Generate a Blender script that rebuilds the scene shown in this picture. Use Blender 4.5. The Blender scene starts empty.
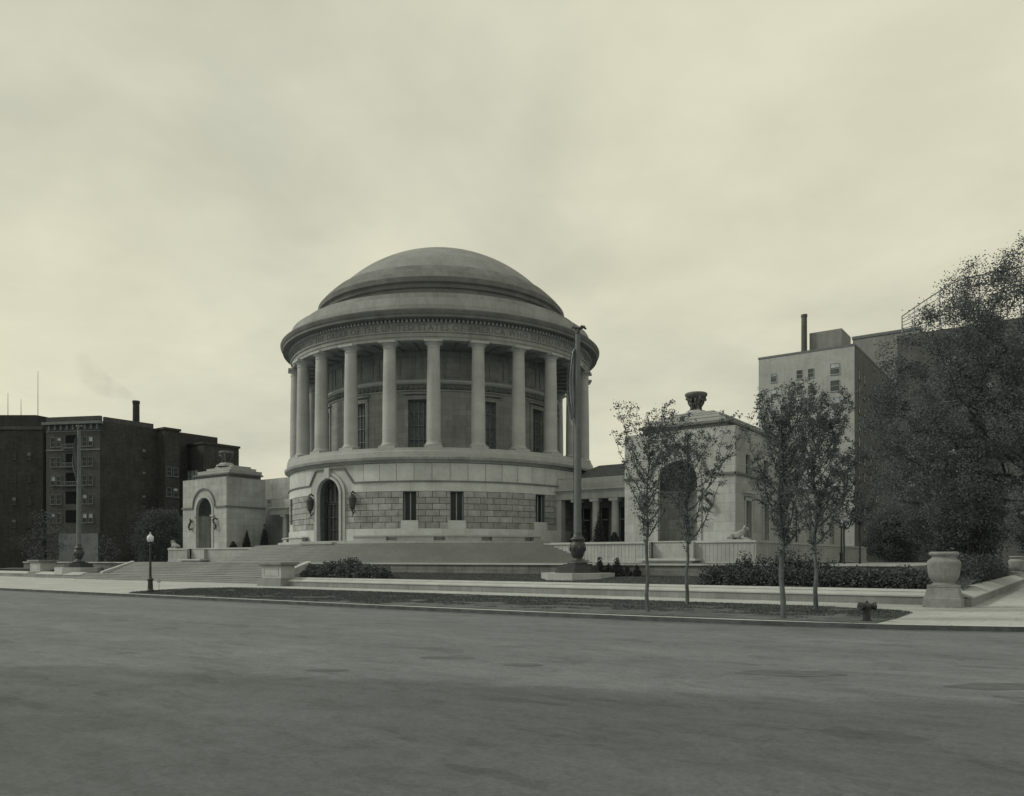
import bpy, math, random
import numpy as np
from mathutils import Vector, Matrix
PI = math.pi
S = bpy.context.scene
COL = S.collection
rnd = random.Random(11)

# ------------------------------------------------------------------ camera frame
F, HY, CX = 790.0, 560.0, 512.0
CAM = (57.6, -67.0, 2.1)
FW = (-.5807, .8141); RT = (.8141, .5807)

# ------------------------------------------------------------------ materials
def newmat(name):
    m = bpy.data.materials.new(name); m.use_nodes = True
    nt = m.node_tree; b = nt.nodes['Principled BSDF']
    return m, nt, nt.nodes, nt.links, b

def noise(N, L, vec, scale, detail=5, rough=.6, dist=0.0):
    n = N.new('ShaderNodeTexNoise'); n.inputs['Scale'].default_value = scale
    n.inputs['Detail'].default_value = detail; n.inputs['Roughness'].default_value = rough
    n.inputs['Distortion'].default_value = dist
    if vec is not None: L.new(vec, n.inputs['Vector'])
    return n

def ramp(N, L, fac, pts):
    r = N.new('ShaderNodeValToRGB'); L.new(fac, r.inputs[0])
    e = r.color_ramp.elements
    while len(e) < len(pts): e.new(.5)
    for i, (p, v) in enumerate(pts):
        e[i].position = p; e[i].color = (v, v, v, 1) if not isinstance(v, tuple) else (*v, 1)
    return r

def mul(N, L, a, b, fac=1.0, mode='MULTIPLY'):
    m = N.new('ShaderNodeMix'); m.data_type = 'RGBA'; m.blend_type = mode
    m.inputs[0].default_value = fac
    if isinstance(a, tuple): m.inputs[6].default_value = (*a, 1)
    else: L.new(a, m.inputs[6])
    if isinstance(b, tuple): m.inputs[7].default_value = (*b, 1)
    else: L.new(b, m.inputs[7])
    return m.outputs[2]

TINT = (.905, 1.0, 1.12); STINT = (.955, 1.0, 1.04)
def tint(v, st=False): t = STINT if st else TINT; return (v*t[0], v*t[1], v*t[2])

def plain(name, v, rough=.85, spec=.3, var=.25, scale=2.0, bump=0.0, metal=0.0, attr=False, stretch=None):
    m, nt, N, L, b = newmat(name)
    g = N.new('ShaderNodeNewGeometry'); vec = g.outputs['Position']
    if stretch:
        mp = N.new('ShaderNodeMapping'); mp.inputs['Scale'].default_value = stretch
        L.new(vec, mp.inputs[0]); vec = mp.outputs[0]
    n = noise(N, L, vec, scale); n2 = noise(N, L, vec, scale*9, 3)
    r = ramp(N, L, n.outputs[0], [(.3, 1-var), (.7, 1+var)])
    r2 = ramp(N, L, n2.outputs[0], [(.3, 1-var*.5), (.7, 1+var*.5)])
    c = mul(N, L, mul(N, L, tint(v, any(k in name for k in ('stone','column','blocks','step','coping','letter'))), r.outputs[0]), r2.outputs[0])
    if attr:
        a = N.new('ShaderNodeAttribute'); a.attribute_name = 'tone'
        c = mul(N, L, c, a.outputs['Color'])
    L.new(c, b.inputs['Base Color'])
    b.inputs['Roughness'].default_value = rough
    b.inputs['Specular IOR Level'].default_value = spec
    b.inputs['Metallic'].default_value = metal
    if bump:
        bp = N.new('ShaderNodeBump'); bp.inputs['Strength'].default_value = bump; bp.inputs['Distance'].default_value = .03
        L.new(n2.outputs[0], bp.inputs['Height']); L.new(bp.outputs[0], b.inputs['Normal'])
    return m

def masonry(name, v, bw=1.4, bh=.62, mortar=.02, joint=.72, var=.10, radial=None, stain=.22, rough=.85, tile=False):
    """stone blocks laid on walls: flat walls use x or y by their normal, round ones the angle times the radius"""
    m, nt, N, L, b = newmat(name)
    g = N.new('ShaderNodeNewGeometry')
    sp = N.new('ShaderNodeSeparateXYZ'); L.new(g.outputs['Position'], sp.inputs[0])
    if radial:
        at = N.new('ShaderNodeMath'); at.operation = 'ARCTAN2'; L.new(sp.outputs[1], at.inputs[0]); L.new(sp.outputs[0], at.inputs[1])
        mu = N.new('ShaderNodeMath'); mu.operation = 'MULTIPLY'; L.new(at.outputs[0], mu.inputs[0]); mu.inputs[1].default_value = radial
        u = mu.outputs[0]; w = sp.outputs[2]
    elif tile:
        u = sp.outputs[0]; w = sp.outputs[1]
    else:
        sn = N.new('ShaderNodeSeparateXYZ'); L.new(g.outputs['True Normal'], sn.inputs[0])
        ab = N.new('ShaderNodeMath'); ab.operation = 'ABSOLUTE'; L.new(sn.outputs[1], ab.inputs[0])
        gt = N.new('ShaderNodeMath'); gt.operation = 'GREATER_THAN'; L.new(ab.outputs[0], gt.inputs[0]); gt.inputs[1].default_value = .6
        mx = N.new('ShaderNodeMix'); mx.data_type = 'FLOAT'; L.new(gt.outputs[0], mx.inputs[0]); L.new(sp.outputs[1], mx.inputs[2]); L.new(sp.outputs[0], mx.inputs[3])
        u = mx.outputs[0]; w = sp.outputs[2]
    cb = N.new('ShaderNodeCombineXYZ'); L.new(u, cb.inputs[0]); L.new(w, cb.inputs[1])
    br = N.new('ShaderNodeTexBrick'); L.new(cb.outputs[0], br.inputs['Vector'])
    br.inputs['Scale'].default_value = 1; br.inputs['Brick Width'].default_value = bw; br.inputs['Row Height'].default_value = bh
    br.inputs['Mortar Size'].default_value = mortar; br.inputs['Mortar Smooth'].default_value = .3
    br.inputs['Color1'].default_value = (1-var,)*3+(1,); br.inputs['Color2'].default_value = (1+var,)*3+(1,)
    br.inputs['Mortar'].default_value = (joint,)*3+(1,)
    n = noise(N, L, g.outputs['Position'], .35, 6, .65); r = ramp(N, L, n.outputs[0], [(.3, 1-stain), (.7, 1+stain*.6)])
    # rain streaks: noise squeezed along z
    mp = N.new('ShaderNodeMapping'); mp.inputs['Scale'].default_value = (1.6, 1.6, .16); L.new(g.outputs['Position'], mp.inputs[0])
    n3 = noise(N, L, mp.outputs[0], 1.3, 5, .7); r3 = ramp(N, L, n3.outputs[0], [(.35, 1-stain*.7), (.6, 1.05)])
    n2 = noise(N, L, g.outputs['Position'], 9, 4); r2 = ramp(N, L, n2.outputs[0], [(.25, .9), (.75, 1.1)])
    c = mul(N, L, tint(v, True), br.outputs['Color']); c = mul(N, L, c, r.outputs[0]); c = mul(N, L, c, r2.outputs[0]); c = mul(N, L, c, r3.outputs[0])
    L.new(c, b.inputs['Base Color']); b.inputs['Roughness'].default_value = rough; b.inputs['Specular IOR Level'].default_value = .25
    bp = N.new('ShaderNodeBump'); bp.inputs['Strength'].default_value = .35; bp.inputs['Distance'].default_value = .03; bp.invert = True
    L.new(br.outputs['Fac'], bp.inputs['Height'])
    bp2 = N.new('ShaderNodeBump'); bp2.inputs['Strength'].default_value = .25; bp2.inputs['Distance'].default_value = .03
    L.new(n2.outputs[0], bp2.inputs['Height']); L.new(bp.outputs[0], bp2.inputs['Normal']); L.new(bp2.outputs[0], b.inputs['Normal'])
    return m

def leafmat(name, v, var=.45, trans=.25):
    m, nt, N, L, b = newmat(name)
    a = N.new('ShaderNodeAttribute'); a.attribute_name = 'tone'
    c = mul(N, L, tint(v), a.outputs['Color'])
    L.new(c, b.inputs['Base Color']); b.inputs['Roughness'].default_value = .7; b.inputs['Specular IOR Level'].default_value = .15
    t = N.new('ShaderNodeBsdfTranslucent'); L.new(c, t.inputs[0])
    mx = N.new('ShaderNodeMixShader'); mx.inputs[0].default_value = trans
    L.new(b.outputs[0], mx.inputs[1]); L.new(t.outputs[0], mx.inputs[2]); L.new(mx.outputs[0], N['Material Output'].inputs[0])
    return m

def roadmat():
    m, nt, N, L, b = newmat('asphalt')
    g = N.new('ShaderNodeNewGeometry')
    mp = N.new('ShaderNodeMapping'); mp.inputs['Scale'].default_value = (.45, 1.0, 1); mp.inputs['Rotation'].default_value = (0, 0, -.5); L.new(g.outputs['Position'], mp.inputs[0])
    n1 = noise(N, L, mp.outputs[0], .55, 7, .62, .6); r1 = ramp(N, L, n1.outputs[0], [(.28, .86), (.5, .99), (.72, 1.12)])
    n2 = noise(N, L, g.outputs['Position'], 14, 5, .7); r2 = ramp(N, L, n2.outputs[0], [(.3, .86), (.7, 1.14)])
    n3 = noise(N, L, mp.outputs[0], 2.2, 5, .7, 1.0); r3 = ramp(N, L, n3.outputs[0], [(.33, .88), (.40, 1.0), (1, 1.03)])
    # tar patches, long and thin
    n4 = noise(N, L, mp.outputs[0], .9, 3, .5, .3); r4 = ramp(N, L, n4.outputs[0], [(.645, 1.0), (.66, .80)])
    # cracks
    vo = N.new('ShaderNodeTexVoronoi'); vo.feature = 'DISTANCE_TO_EDGE'; vo.inputs['Scale'].default_value = .28
    nw = noise(N, L, g.outputs['Position'], 1.2, 4); mv = N.new('ShaderNodeVectorMath'); mv.operation = 'SCALE'; mv.inputs[3].default_value = 1.2
    L.new(nw.outputs['Color'], mv.inputs[0]); ad = N.new('ShaderNodeVectorMath'); L.new(mp.outputs[0], ad.inputs[0]); L.new(mv.outputs[0], ad.inputs[1]); L.new(ad.outputs[0], vo.inputs[0])
    r5 = ramp(N, L, vo.outputs[0], [(.0, .78), (.006, 1.0)])
    n5 = noise(N, L, g.outputs['Position'], 90, 2); r6 = ramp(N, L, n5.outputs[0], [(.3, .8), (.7, 1.2)])
    # older dark surfacing nearer the camera, its seam runs askew across the street
    sx = N.new('ShaderNodeSeparateXYZ'); L.new(g.outputs['Position'], sx.inputs[0])
    m1 = N.new('ShaderNodeMath'); m1.operation = 'MULTIPLY_ADD'; L.new(sx.outputs[0], m1.inputs[0]); m1.inputs[1].default_value = -.385; L.new(sx.outputs[1], m1.inputs[2])
    nn = noise(N, L, g.outputs['Position'], .6, 6, .65); m2 = N.new('ShaderNodeMath'); m2.operation = 'MULTIPLY_ADD'; L.new(nn.outputs[0], m2.inputs[0]); m2.inputs[1].default_value = 2.4; L.new(m1.outputs[0], m2.inputs[2])
    mr = N.new('ShaderNodeMapRange'); L.new(m2.outputs[0], mr.inputs[0]); mr.inputs[1].default_value = -74.6; mr.inputs[2].default_value = -73.9; mr.inputs[3].default_value = .70; mr.inputs[4].default_value = 1.0
    ns = noise(N, L, g.outputs['Position'], 3.5, 7, .75); r7 = ramp(N, L, ns.outputs[0], [(.32, .84), (.5, 1.0), (.68, 1.12)]); nq = noise(N, L, mp.outputs[0], 1.5, 8, .72, .8); rq = ramp(N, L, nq.outputs[0], [(.36, .80), (.47, .98), (.66, 1.12)])
    # worn pale wheel lanes along the kerb direction
    wv = N.new('ShaderNodeMath'); wv.operation = 'MULTIPLY_ADD'; L.new(n1.outputs[0], wv.inputs[0]); wv.inputs[1].default_value = 2.0; L.new(sx.outputs[1], wv.inputs[2])
    sn_ = N.new('ShaderNodeMath'); sn_.operation = 'SINE'; ml = N.new('ShaderNodeMath'); ml.operation = 'MULTIPLY'; L.new(wv.outputs[0], ml.inputs[0]); ml.inputs[1].default_value = 1.25; L.new(ml.outputs[0], sn_.inputs[0])
    r8 = N.new('ShaderNodeMapRange'); L.new(sn_.outputs[0], r8.inputs[0]); r8.inputs[1].default_value = -1; r8.inputs[2].default_value = 1; r8.inputs[3].default_value = .95; r8.inputs[4].default_value = 1.05
    c = tint(.160)
    c = mul(N, L, c, mr.outputs[0]); c = mul(N, L, c, r8.outputs[0]); c = mul(N, L, c, r7.outputs[0]); c = mul(N, L, c, rq.outputs[0])
    for r in (r1, r2, r3, r4, r5, r6): c = mul(N, L, c, r.outputs[0])
    L.new(c, b.inputs['Base Color']); b.inputs['Roughness'].default_value = .8; b.inputs['Specular IOR Level'].default_value = .25
    bp = N.new('ShaderNodeBump'); bp.inputs['Strength'].default_value = .4; bp.inputs['Distance'].default_value = .02
    L.new(n5.outputs[0], bp.inputs['Height']); L.new(bp.outputs[0], b.inputs['Normal'])
    return m

M = {}
M['road'] = roadmat()
M['walk'] = masonry('concrete_walk', .42, 1.6, 1.6, .02, .8, .05, tile=True, stain=.16)
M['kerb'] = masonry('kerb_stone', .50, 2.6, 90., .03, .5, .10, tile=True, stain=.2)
M['kerbface'] = plain('dark_kerb_face', .09, var=.35, scale=2)  # upright face of the kerb, much darker than its top
M['gutter'] = plain('gutter_silt', .12, var=.35, scale=1.5)
M['grass'] = plain('grass_soil', .062, var=.5, scale=1.3, bump=.8)
M['dirt'] = plain('worn_turf', .10, var=.45, scale=.9, bump=.8)
M['stone'] = masonry('limestone_ashlar', .39, 1.7, .72, .018, .80, .10, stain=.22)
M['stone_far'] = masonry('limestone_podium', .37, 1.5, .8, .012, .85, .07, stain=.2)
M['stone_plain'] = plain('limestone', .385, var=.14, scale=.6, bump=.15)
M['stone_attr'] = plain('limestone_blocks', .50, var=.14, scale=.8, bump=.3, attr=True)
M['rust_attr'] = plain('rusticated_blocks', .30, var=.22, scale=1.6, bump=.5, attr=True)
M['urnstone'] = plain('weathered_urn_stone', .24, var=.25, scale=1.2, bump=.4)
M['joint'] = plain('dark_joint', .12, var=.2)
M['column'] = plain('column_limestone', .39, var=.12, scale=.5, bump=.1, attr=True)
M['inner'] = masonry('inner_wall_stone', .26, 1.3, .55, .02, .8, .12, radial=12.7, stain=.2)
M['frieze'] = masonry('entablature_stone', .30, 1.9, 3.0, .015, .8, .08, radial=16.2, stain=.2)
M['domestone'] = masonry('dome_stone', .18, 1.6, .5, .015, .8, .10, radial=15., stain=.25)
M['dome'] = plain('dome_cap_stone', .24, var=.18, scale=.5, bump=.15)
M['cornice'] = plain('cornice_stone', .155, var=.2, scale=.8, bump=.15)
M['letters'] = plain('letter_cut', .165, var=.1)
M['steps'] = plain('step_granite', .31, var=.12, scale=.35, bump=.2)
M['coping'] = plain('coping_stone', .40, var=.12, scale=.7, bump=.1)
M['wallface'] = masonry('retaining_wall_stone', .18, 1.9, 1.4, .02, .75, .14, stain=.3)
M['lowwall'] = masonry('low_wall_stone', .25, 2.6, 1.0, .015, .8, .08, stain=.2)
M['bronze'] = plain('dark_bronze', .045, rough=.5, spec=.5, var=.3, scale=6)
M['bronzewin'] = plain('bronze_window_panels', .13, rough=.6, var=.3, scale=3)
M['bronzegrille'] = plain('bronze_grille', .17, rough=.6, var=.3, scale=3)
M['iron'] = plain('dark_iron', .03, rough=.5, spec=.5, var=.3, scale=8)
M['hydrant'] = plain('painted_iron', .022, rough=.45, spec=.5, var=.35, scale=9)
M['void'] = plain('dark_recess', .02, rough=.95, spec=.0, var=.2)
M['glass'] = plain('dark_glass', .03, rough=.3, spec=.25, var=.3, scale=.8)
M['glassmid'] = plain('curtained_glass', .06, rough=.25, spec=.5, var=.5, scale=.35)
M['blind'] = plain('window_blind', .34, rough=.7, var=.35, scale=.4)
M['sash'] = plain('painted_sash', .30, rough=.6, var=.1)
M['globe'] = plain('milk_glass_globe', .62, rough=.25, spec=.5, var=.05)
M['pole'] = plain('painted_pole', .125, rough=.5, spec=.4, var=.15)
M['brickdark'] = masonry('dark_brick', .052, .6, .22, .02, .85, .18, stain=.3)
M['brickfront'] = masonry('front_brick', .078, .6, .22, .02, .9, .12, stain=.25)
M['bricktrim'] = plain('building_trim', .15, var=.2)
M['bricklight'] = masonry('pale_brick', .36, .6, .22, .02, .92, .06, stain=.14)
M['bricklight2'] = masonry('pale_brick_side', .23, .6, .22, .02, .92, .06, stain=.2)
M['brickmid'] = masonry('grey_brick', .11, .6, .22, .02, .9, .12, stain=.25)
M['stucco'] = plain('pale_base_course', .16, var=.25, scale=.4)
M['roofdark'] = plain('dark_roofing', .09, var=.25)
M['bark'] = plain('tree_bark', .115, var=.5, scale=5, bump=.9, stretch=(1, 1, .3))
M['barkdark'] = plain('dark_tree_bark', .05, var=.4, scale=3, bump=.6, stretch=(1, 1, .3))
M['leaf'] = leafmat('young_leaves', .115, trans=.3)
M['leafelm'] = leafmat('elm_leaves', .12)
M['leafdark'] = leafmat('dark_foliage', .10, trans=.3)
M['grassblade'] = leafmat('grass_blades', .075, trans=.2)
M['leafhedge'] = leafmat('hedge_foliage', .075, trans=.15)
M['leafever'] = leafmat('evergreen_foliage', .045, trans=.05)
M['nichestone'] = masonry('shaded_niche_stone', .24, 1.2, .9, .02, .75, .15, stain=.25)  # darker than the outer wall: shade inside the niche is in the colour
M['vaultshade'] = plain('shaded_vault', .075, var=.4, scale=3)  # vault colour darkened to carry the shade of the half dome
M['sculpt'] = plain('carved_stone', .27, var=.25, scale=3, bump=.4)
M['sculptdark'] = plain('weathered_carved_stone', .13, var=.35, scale=3, bump=.5)
M['flagcloth'] = plain('flag_cloth', .20, var=.2, scale=1)

# ------------------------------------------------------------------ mesh builder
class MB:
    def __init__(s): s.v = []; s.f = []; s.sm = []; s.t = []; s.mi = []; s.tone = 1.0; s.m = 0; s.smooth = False
    def poly(s, pts):
        i = len(s.v); s.v.extend([tuple(p) for p in pts]); s.f.append(tuple(range(i, i+len(pts))))
        s.sm.append(s.smooth); s.t.append(s.tone); s.mi.append(s.m)
    def box(s, x0, x1, y0, y1, z0, z1):
        i = len(s.v)
        s.v += [(x0,y0,z0),(x1,y0,z0),(x1,y1,z0),(x0,y1,z0),(x0,y0,z1),(x1,y0,z1),(x1,y1,z1),(x0,y1,z1)]
        for q in ((0,3,2,1),(4,5,6,7),(0,1,5,4),(1,2,6,5),(2,3,7,6),(3,0,4,7)):
            s.f.append(tuple(i+k for k in q)); s.sm.append(False); s.t.append(s.tone); s.mi.append(s.m)
    def prism(s, pts, z0, z1):
        n = len(pts)
        s.poly([(x, y, z1) for x, y in pts]); s.poly([(x, y, z0) for x, y in reversed(pts)])
        for k in range(n):
            a, b = pts[k], pts[(k+1) % n]
            s.poly([(a[0],a[1],z0),(b[0],b[1],z0),(b[0],b[1],z1),(a[0],a[1],z1)])
    def lathe(s, prof, n=48, c=(0,0,0), a0=0, a1=2*PI, smooth=True, soft=False):
        """each stretch of the profile gets its own rings so its edges stay crisp; soft=True shares them"""
        full = abs(a1-a0-2*PI) < 1e-6; m = n if full else n+1
        angs = [a0+(a1-a0)*k/n for k in range(m)]
        def ring(r, z):
            i = len(s.v); s.v += [(c[0]+r*math.cos(a), c[1]+r*math.sin(a), c[2]+z) for a in angs]; return i
        prev = None
        for k in range(len(prof)-1):
            (r0, z0), (r1, z1) = prof[k], prof[k+1]
            i0 = prev if (soft and prev is not None) else ring(r0, z0)
            i1 = ring(r1, z1); prev = i1
            for j in range(n):
                j2 = (j+1) % m
                s.f.append((i0+j, i0+j2, i1+j2, i1+j)); s.sm.append(smooth); s.t.append(s.tone); s.mi.append(s.m)
    def tube(s, p, q, r0, r1, n=6, caps=False, smooth=True):
        p = Vector(p); q = Vector(q); d = q-p
        if d.length < 1e-6: return
        d.normalize(); u = d.orthogonal().normalized(); w = d.cross(u); i = len(s.v)
        for c, r in ((p, r0), (q, r1)):
            for k in range(n):
                a = 2*PI*k/n; s.v.append(tuple(c+u*(r*math.cos(a))+w*(r*math.sin(a))))
        for k in range(n):
            k2 = (k+1) % n; s.f.append((i+k, i+k2, i+n+k2, i+n+k)); s.sm.append(smooth); s.t.append(s.tone); s.mi.append(s.m)
        if caps:
            s.f.append(tuple(i+k for k in reversed(range(n)))); s.f.append(tuple(i+n+k for k in range(n)))
            s.sm += [False]*2; s.t += [s.tone]*2; s.mi += [s.m]*2
    def path(s, pts, r, n=6):
        for k in range(len(pts)-1):
            r0 = r[k] if isinstance(r, (list, tuple)) else r; r1 = r[k+1] if isinstance(r, (list, tuple)) else r
            s.tube(pts[k], pts[k+1], r0, r1, n, True)
    def ball(s, c, rx, ry=None, rz=None, n=12, m=8):
        ry = ry or rx; rz = rz or rx; i = len(s.v)
        for a in range(m+1):
            t = PI*a/m
            for b in range(n):
                p = 2*PI*b/n; s.v.append((c[0]+rx*math.sin(t)*math.cos(p), c[1]+ry*math.sin(t)*math.sin(p), c[2]+rz*math.cos(t)))
        for a in range(m):
            for b in range(n):
                b2 = (b+1) % n; s.f.append((i+a*n+b, i+(a+1)*n+b, i+(a+1)*n+b2, i+a*n+b2)); s.sm.append(True); s.t.append(s.tone); s.mi.append(s.m)
    def build(s, name, mat, parent=None, weld=False):
        me = bpy.data.meshes.new(name)
        off = Vector((0,0,0)); p = parent
        while p is not None: off += p.location; p = p.parent
        v = np.array(s.v, dtype=np.float32) - np.array(off, dtype=np.float32) if len(s.v) else np.zeros((0,3), np.float32)
        me.from_pydata(v.tolist(), [], s.f)
        mats = mat if isinstance(mat, (list, tuple)) else [mat]
        for x in mats: me.materials.append(x)
        me.polygons.foreach_set('use_smooth', s.sm)
        if len(mats) > 1: me.polygons.foreach_set('material_index', s.mi)
        at = me.color_attributes.new('tone', 'FLOAT_COLOR', 'CORNER')
        tot = [l for f in s.f for l in (len(f),)]
        arr = np.repeat(np.array(s.t, dtype=np.float32), tot); c4 = np.stack([arr, arr, arr, np.ones_like(arr)], 1).ravel()
        at.data.foreach_set('color', c4)
        me.update()
        o = bpy.data.objects.new(name, me); COL.objects.link(o)
        if parent is not None: o.parent = parent
        return o

def tag(o, label=None, cat=None, group=None, kind=None):
    if label: o['label'] = label
    if cat: o['category'] = cat
    if group: o['group'] = group
    if kind: o['kind'] = kind
    return o
def thing(name, label, cat, loc=(0,0,0), group=None):
    o = bpy.data.objects.new(name, None); COL.objects.link(o); o.location = loc
    o.empty_display_size = .3
    return tag(o, label, cat, group)
def copy_tree(o, parent=None):
    c = o.copy(); COL.objects.link(c); c.parent = parent
    for ch in list(o.children): copy_tree(ch, c)
    return c

# wall sheet in (u,z) with rectangular or arched openings, mapped to space by fn(u,z,depth)
def wall_sheet(mb, fn, u0, u1, z0, z1, ops, du=1.0, depth=.4, reveal=True):
    br = {u0, u1}
    for o in ops:
        c, hw = o['u'], o['hw']
        if o.get('arch'):
            for k in range(17): br.add(c - hw*math.cos(PI*k/16))
        else: br.update((c-hw, c+hw))
    us = sorted(b for b in br if u0-1e-6 <= b <= u1+1e-6)
    fine = []
    for a, b in zip(us, us[1:]):
        k = max(1, math.ceil((b-a)/du)); fine += [a+(b-a)*i/k for i in range(k)]
    fine.append(us[-1])
    def top(o, u):
        if not o.get('arch'): return o['z1']
        d = max(0, o['hw']**2-(u-o['u'])**2)
        return o['z1']-o['hw']+math.sqrt(d)
    for a, b in zip(fine, fine[1:]):
        if b-a < 1e-6: continue
        mid = (a+b)/2
        act = sorted([o for o in ops if abs(mid-o['u']) < o['hw']], key=lambda o: o['z0'])
        ca = cb = z0
        for o in act:
            if o['z0'] > ca+1e-6: mb.poly([fn(a,ca,0), fn(b,cb,0), fn(b,o['z0'],0), fn(a,o['z0'],0)])
            ca, cb = top(o, a), top(o, b)
        mb.poly([fn(a,ca,0), fn(b,cb,0), fn(b,z1,0), fn(a,z1,0)])
    if reveal:
        for o in ops:
            c, hw = o['u'], o['hw']; out = [(c-hw, o['z0'])]
            if o.get('arch'): out += [(c-hw*math.cos(PI*k/16), top(o, c-hw*math.cos(PI*k/16))) for k in range(17)]
            else: out += [(c-hw, o['z1']), (c+hw, o['z1'])]
            out += [(c+hw, o['z0'])]; out.append(out[0])
            for p, q in zip(out, out[1:]):
                mb.poly([fn(p[0],p[1],0), fn(q[0],q[1],0), fn(q[0],q[1],depth), fn(p[0],p[1],depth)])
def panel(mb, fn, o, depth, inset=0):
    c, hw = o['u'], o['hw']-inset
    if o.get('arch'):
        zs = o['z1']-o['hw']; pts = [(c-hw, o['z0'])]+[(c-hw*math.cos(PI*k/16), zs+hw*math.sin(PI*k/16)) for k in range(17)]+[(c+hw, o['z0'])]
    else: pts = [(c-hw,o['z0']),(c-hw,o['z1']),(c+hw,o['z1']),(c+hw,o['z0'])]
    mb.poly([fn(u,z,depth) for u, z in pts])
def cylfn(r, a0=0.0):      # u measured along the arc from angle a0
    def fn(u, z, d):
        a = a0+u/r; return ((r-d)*math.cos(a), (r-d)*math.sin(a), z)
    return fn
def slab(mb, fn, u0, u1, z0, z1, d0, d1, n=1):   # a solid bar on a wall; d0 outer (negative = proud)
    for k in range(n):
        a = u0+(u1-u0)*k/n; b = u0+(u1-u0)*(k+1)/n
        mb.poly([fn(a,z0,d0),fn(b,z0,d0),fn(b,z1,d0),fn(a,z1,d0)])
        mb.poly([fn(a,z1,d0),fn(b,z1,d0),fn(b,z1,d1),fn(a,z1,d1)])
        mb.poly([fn(a,z0,d1),fn(b,z0,d1),fn(b,z0,d0),fn(a,z0,d0)])
    mb.poly([fn(u0,z0,d1),fn(u0,z0,d0),fn(u0,z1,d0),fn(u0,z1,d1)])
    mb.poly([fn(u1,z0,d0),fn(u1,z0,d1),fn(u1,z1,d1),fn(u1,z1,d0)])
def sweep(mb, fn, pts, w, d0, d1):               # a moulding of width w following pts on a wall
    n = len(pts)
    inn, outp = [], []
    for k in range(n):
        a = pts[max(0,k-1)]; b = pts[min(n-1,k+1)]
        dx, dz = b[0]-a[0], b[1]-a[1]; l = math.hypot(dx, dz); nx, nz = -dz/l, dx/l
        inn.append((pts[k][0]-nx*w/2, pts[k][1]-nz*w/2)); outp.append((pts[k][0]+nx*w/2, pts[k][1]+nz*w/2))
    for k in range(n-1):
        i0, i1, o0, o1 = inn[k], inn[k+1], outp[k], outp[k+1]
        mb.poly([fn(*i0,d0),fn(*i1,d0),fn(*o1,d0),fn(*o0,d0)])
        mb.poly([fn(*o0,d0),fn(*o1,d0),fn(*o1,d1),fn(*o0,d1)])
        mb.poly([fn(*i0,d1),fn(*i1,d1),fn(*i1,d0),fn(*i0,d0)])

# ------------------------------------------------------------------ ground
KERB = [(-170,-43.0),(-40,-43.0),(-1.7,-42.9),(13,-42.85),(32.6,-42.65),(39.5,-42.5),(44.4,-42.2),(49.4,-41.7),(53.3,-40.9),(56.2,-39.7),(59.5,-37.4),(62,-34.3),(63.5,-30),(64,-25),(64,90)]
mb = MB(); mb.poly([(-900,-500,0),(900,-500,0),(900,1500,0),(-900,1500,0)])
tag(mb.build('road', M['road']), kind='structure')
mb = MB(); mb.prism(KERB+[(-170,90)], -.2, .15)
tag(mb.build('sidewalk', M['walk']), kind='structure')
# kerb stone: a strip along the edge, 4 mm proud of the walk
def offset(pts, d):
    out = []
    for k in range(len(pts)):
        a = pts[max(0,k-1)]; b = pts[min(len(pts)-1,k+1)]
        dx, dy = b[0]-a[0], b[1]-a[1]; l = math.hypot(dx,dy); out.append((pts[k][0]-dy/l*d, pts[k][1]+dx/l*d))
    return out
mb = MB(); o_ = offset(KERB, -.03); i_ = offset(KERB, .15)
for k in range(len(KERB)-1):
    a, b, c, d = o_[k], o_[k+1], i_[k+1], i_[k]
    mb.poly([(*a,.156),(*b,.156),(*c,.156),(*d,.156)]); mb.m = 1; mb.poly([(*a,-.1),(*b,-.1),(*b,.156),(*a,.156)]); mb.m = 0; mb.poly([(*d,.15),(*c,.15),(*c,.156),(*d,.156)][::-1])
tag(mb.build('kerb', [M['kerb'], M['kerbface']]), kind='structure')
mb = MB(); g_ = offset(KERB, -.42)
for k in range(len(KERB)-1): mb.poly([(*g_[k],.004),(*g_[k+1],.004),(*o_[k+1],.004),(*o_[k],.004)])
tag(mb.build('gutter', M['gutter']), kind='structure')
# dark tar patches lying in the street
pr2 = random.Random(8)
M['tar'] = plain('tar_patch', .105, var=.2, scale=3)
for (x, y, a, b, th) in ((53.3,-52.1,.95,.42,.62),(56.6,-51.6,.9,.36,.62),(46.6,-54.0,.55,.25,.6),(48.6,-54.0,.45,.22,.6),(46.0,-56.8,.4,.18,.6)):
    P = []
    for k in range(28):
        t_ = 2*PI*k/28; q = 1+.12*math.sin(2*t_+x)+.07*math.sin(5*t_+y)+pr2.uniform(-.04,.04); u, v = a*q*math.cos(t_), b*q*math.sin(t_); P.append((x+u*math.cos(th)-v*math.sin(th), y+u*math.sin(th)+v*math.cos(th), .004))
    mb = MB(); mb.poly(P); tag(mb.build('road_patch', M['tar']), kind='structure')
# parkway turf between kerb and walk
PARK = [(12.6,-42.45),(32.6,-42.3),(44.4,-41.85),(52.6,-40.9),(52.75,-38),(52.7,-34.6),(52.0,-33.6),(49.4,-32.7),(46,-32.5),(12,-32.5),(9.4,-33.4),(8.6,-35.5),(9.4,-38.5),(11.0,-41.3)]
mb = MB(); mb.prism(PARK, .1, .175)
tag(mb.build('parkway_turf', M['dirt']), kind='structure')
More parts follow.
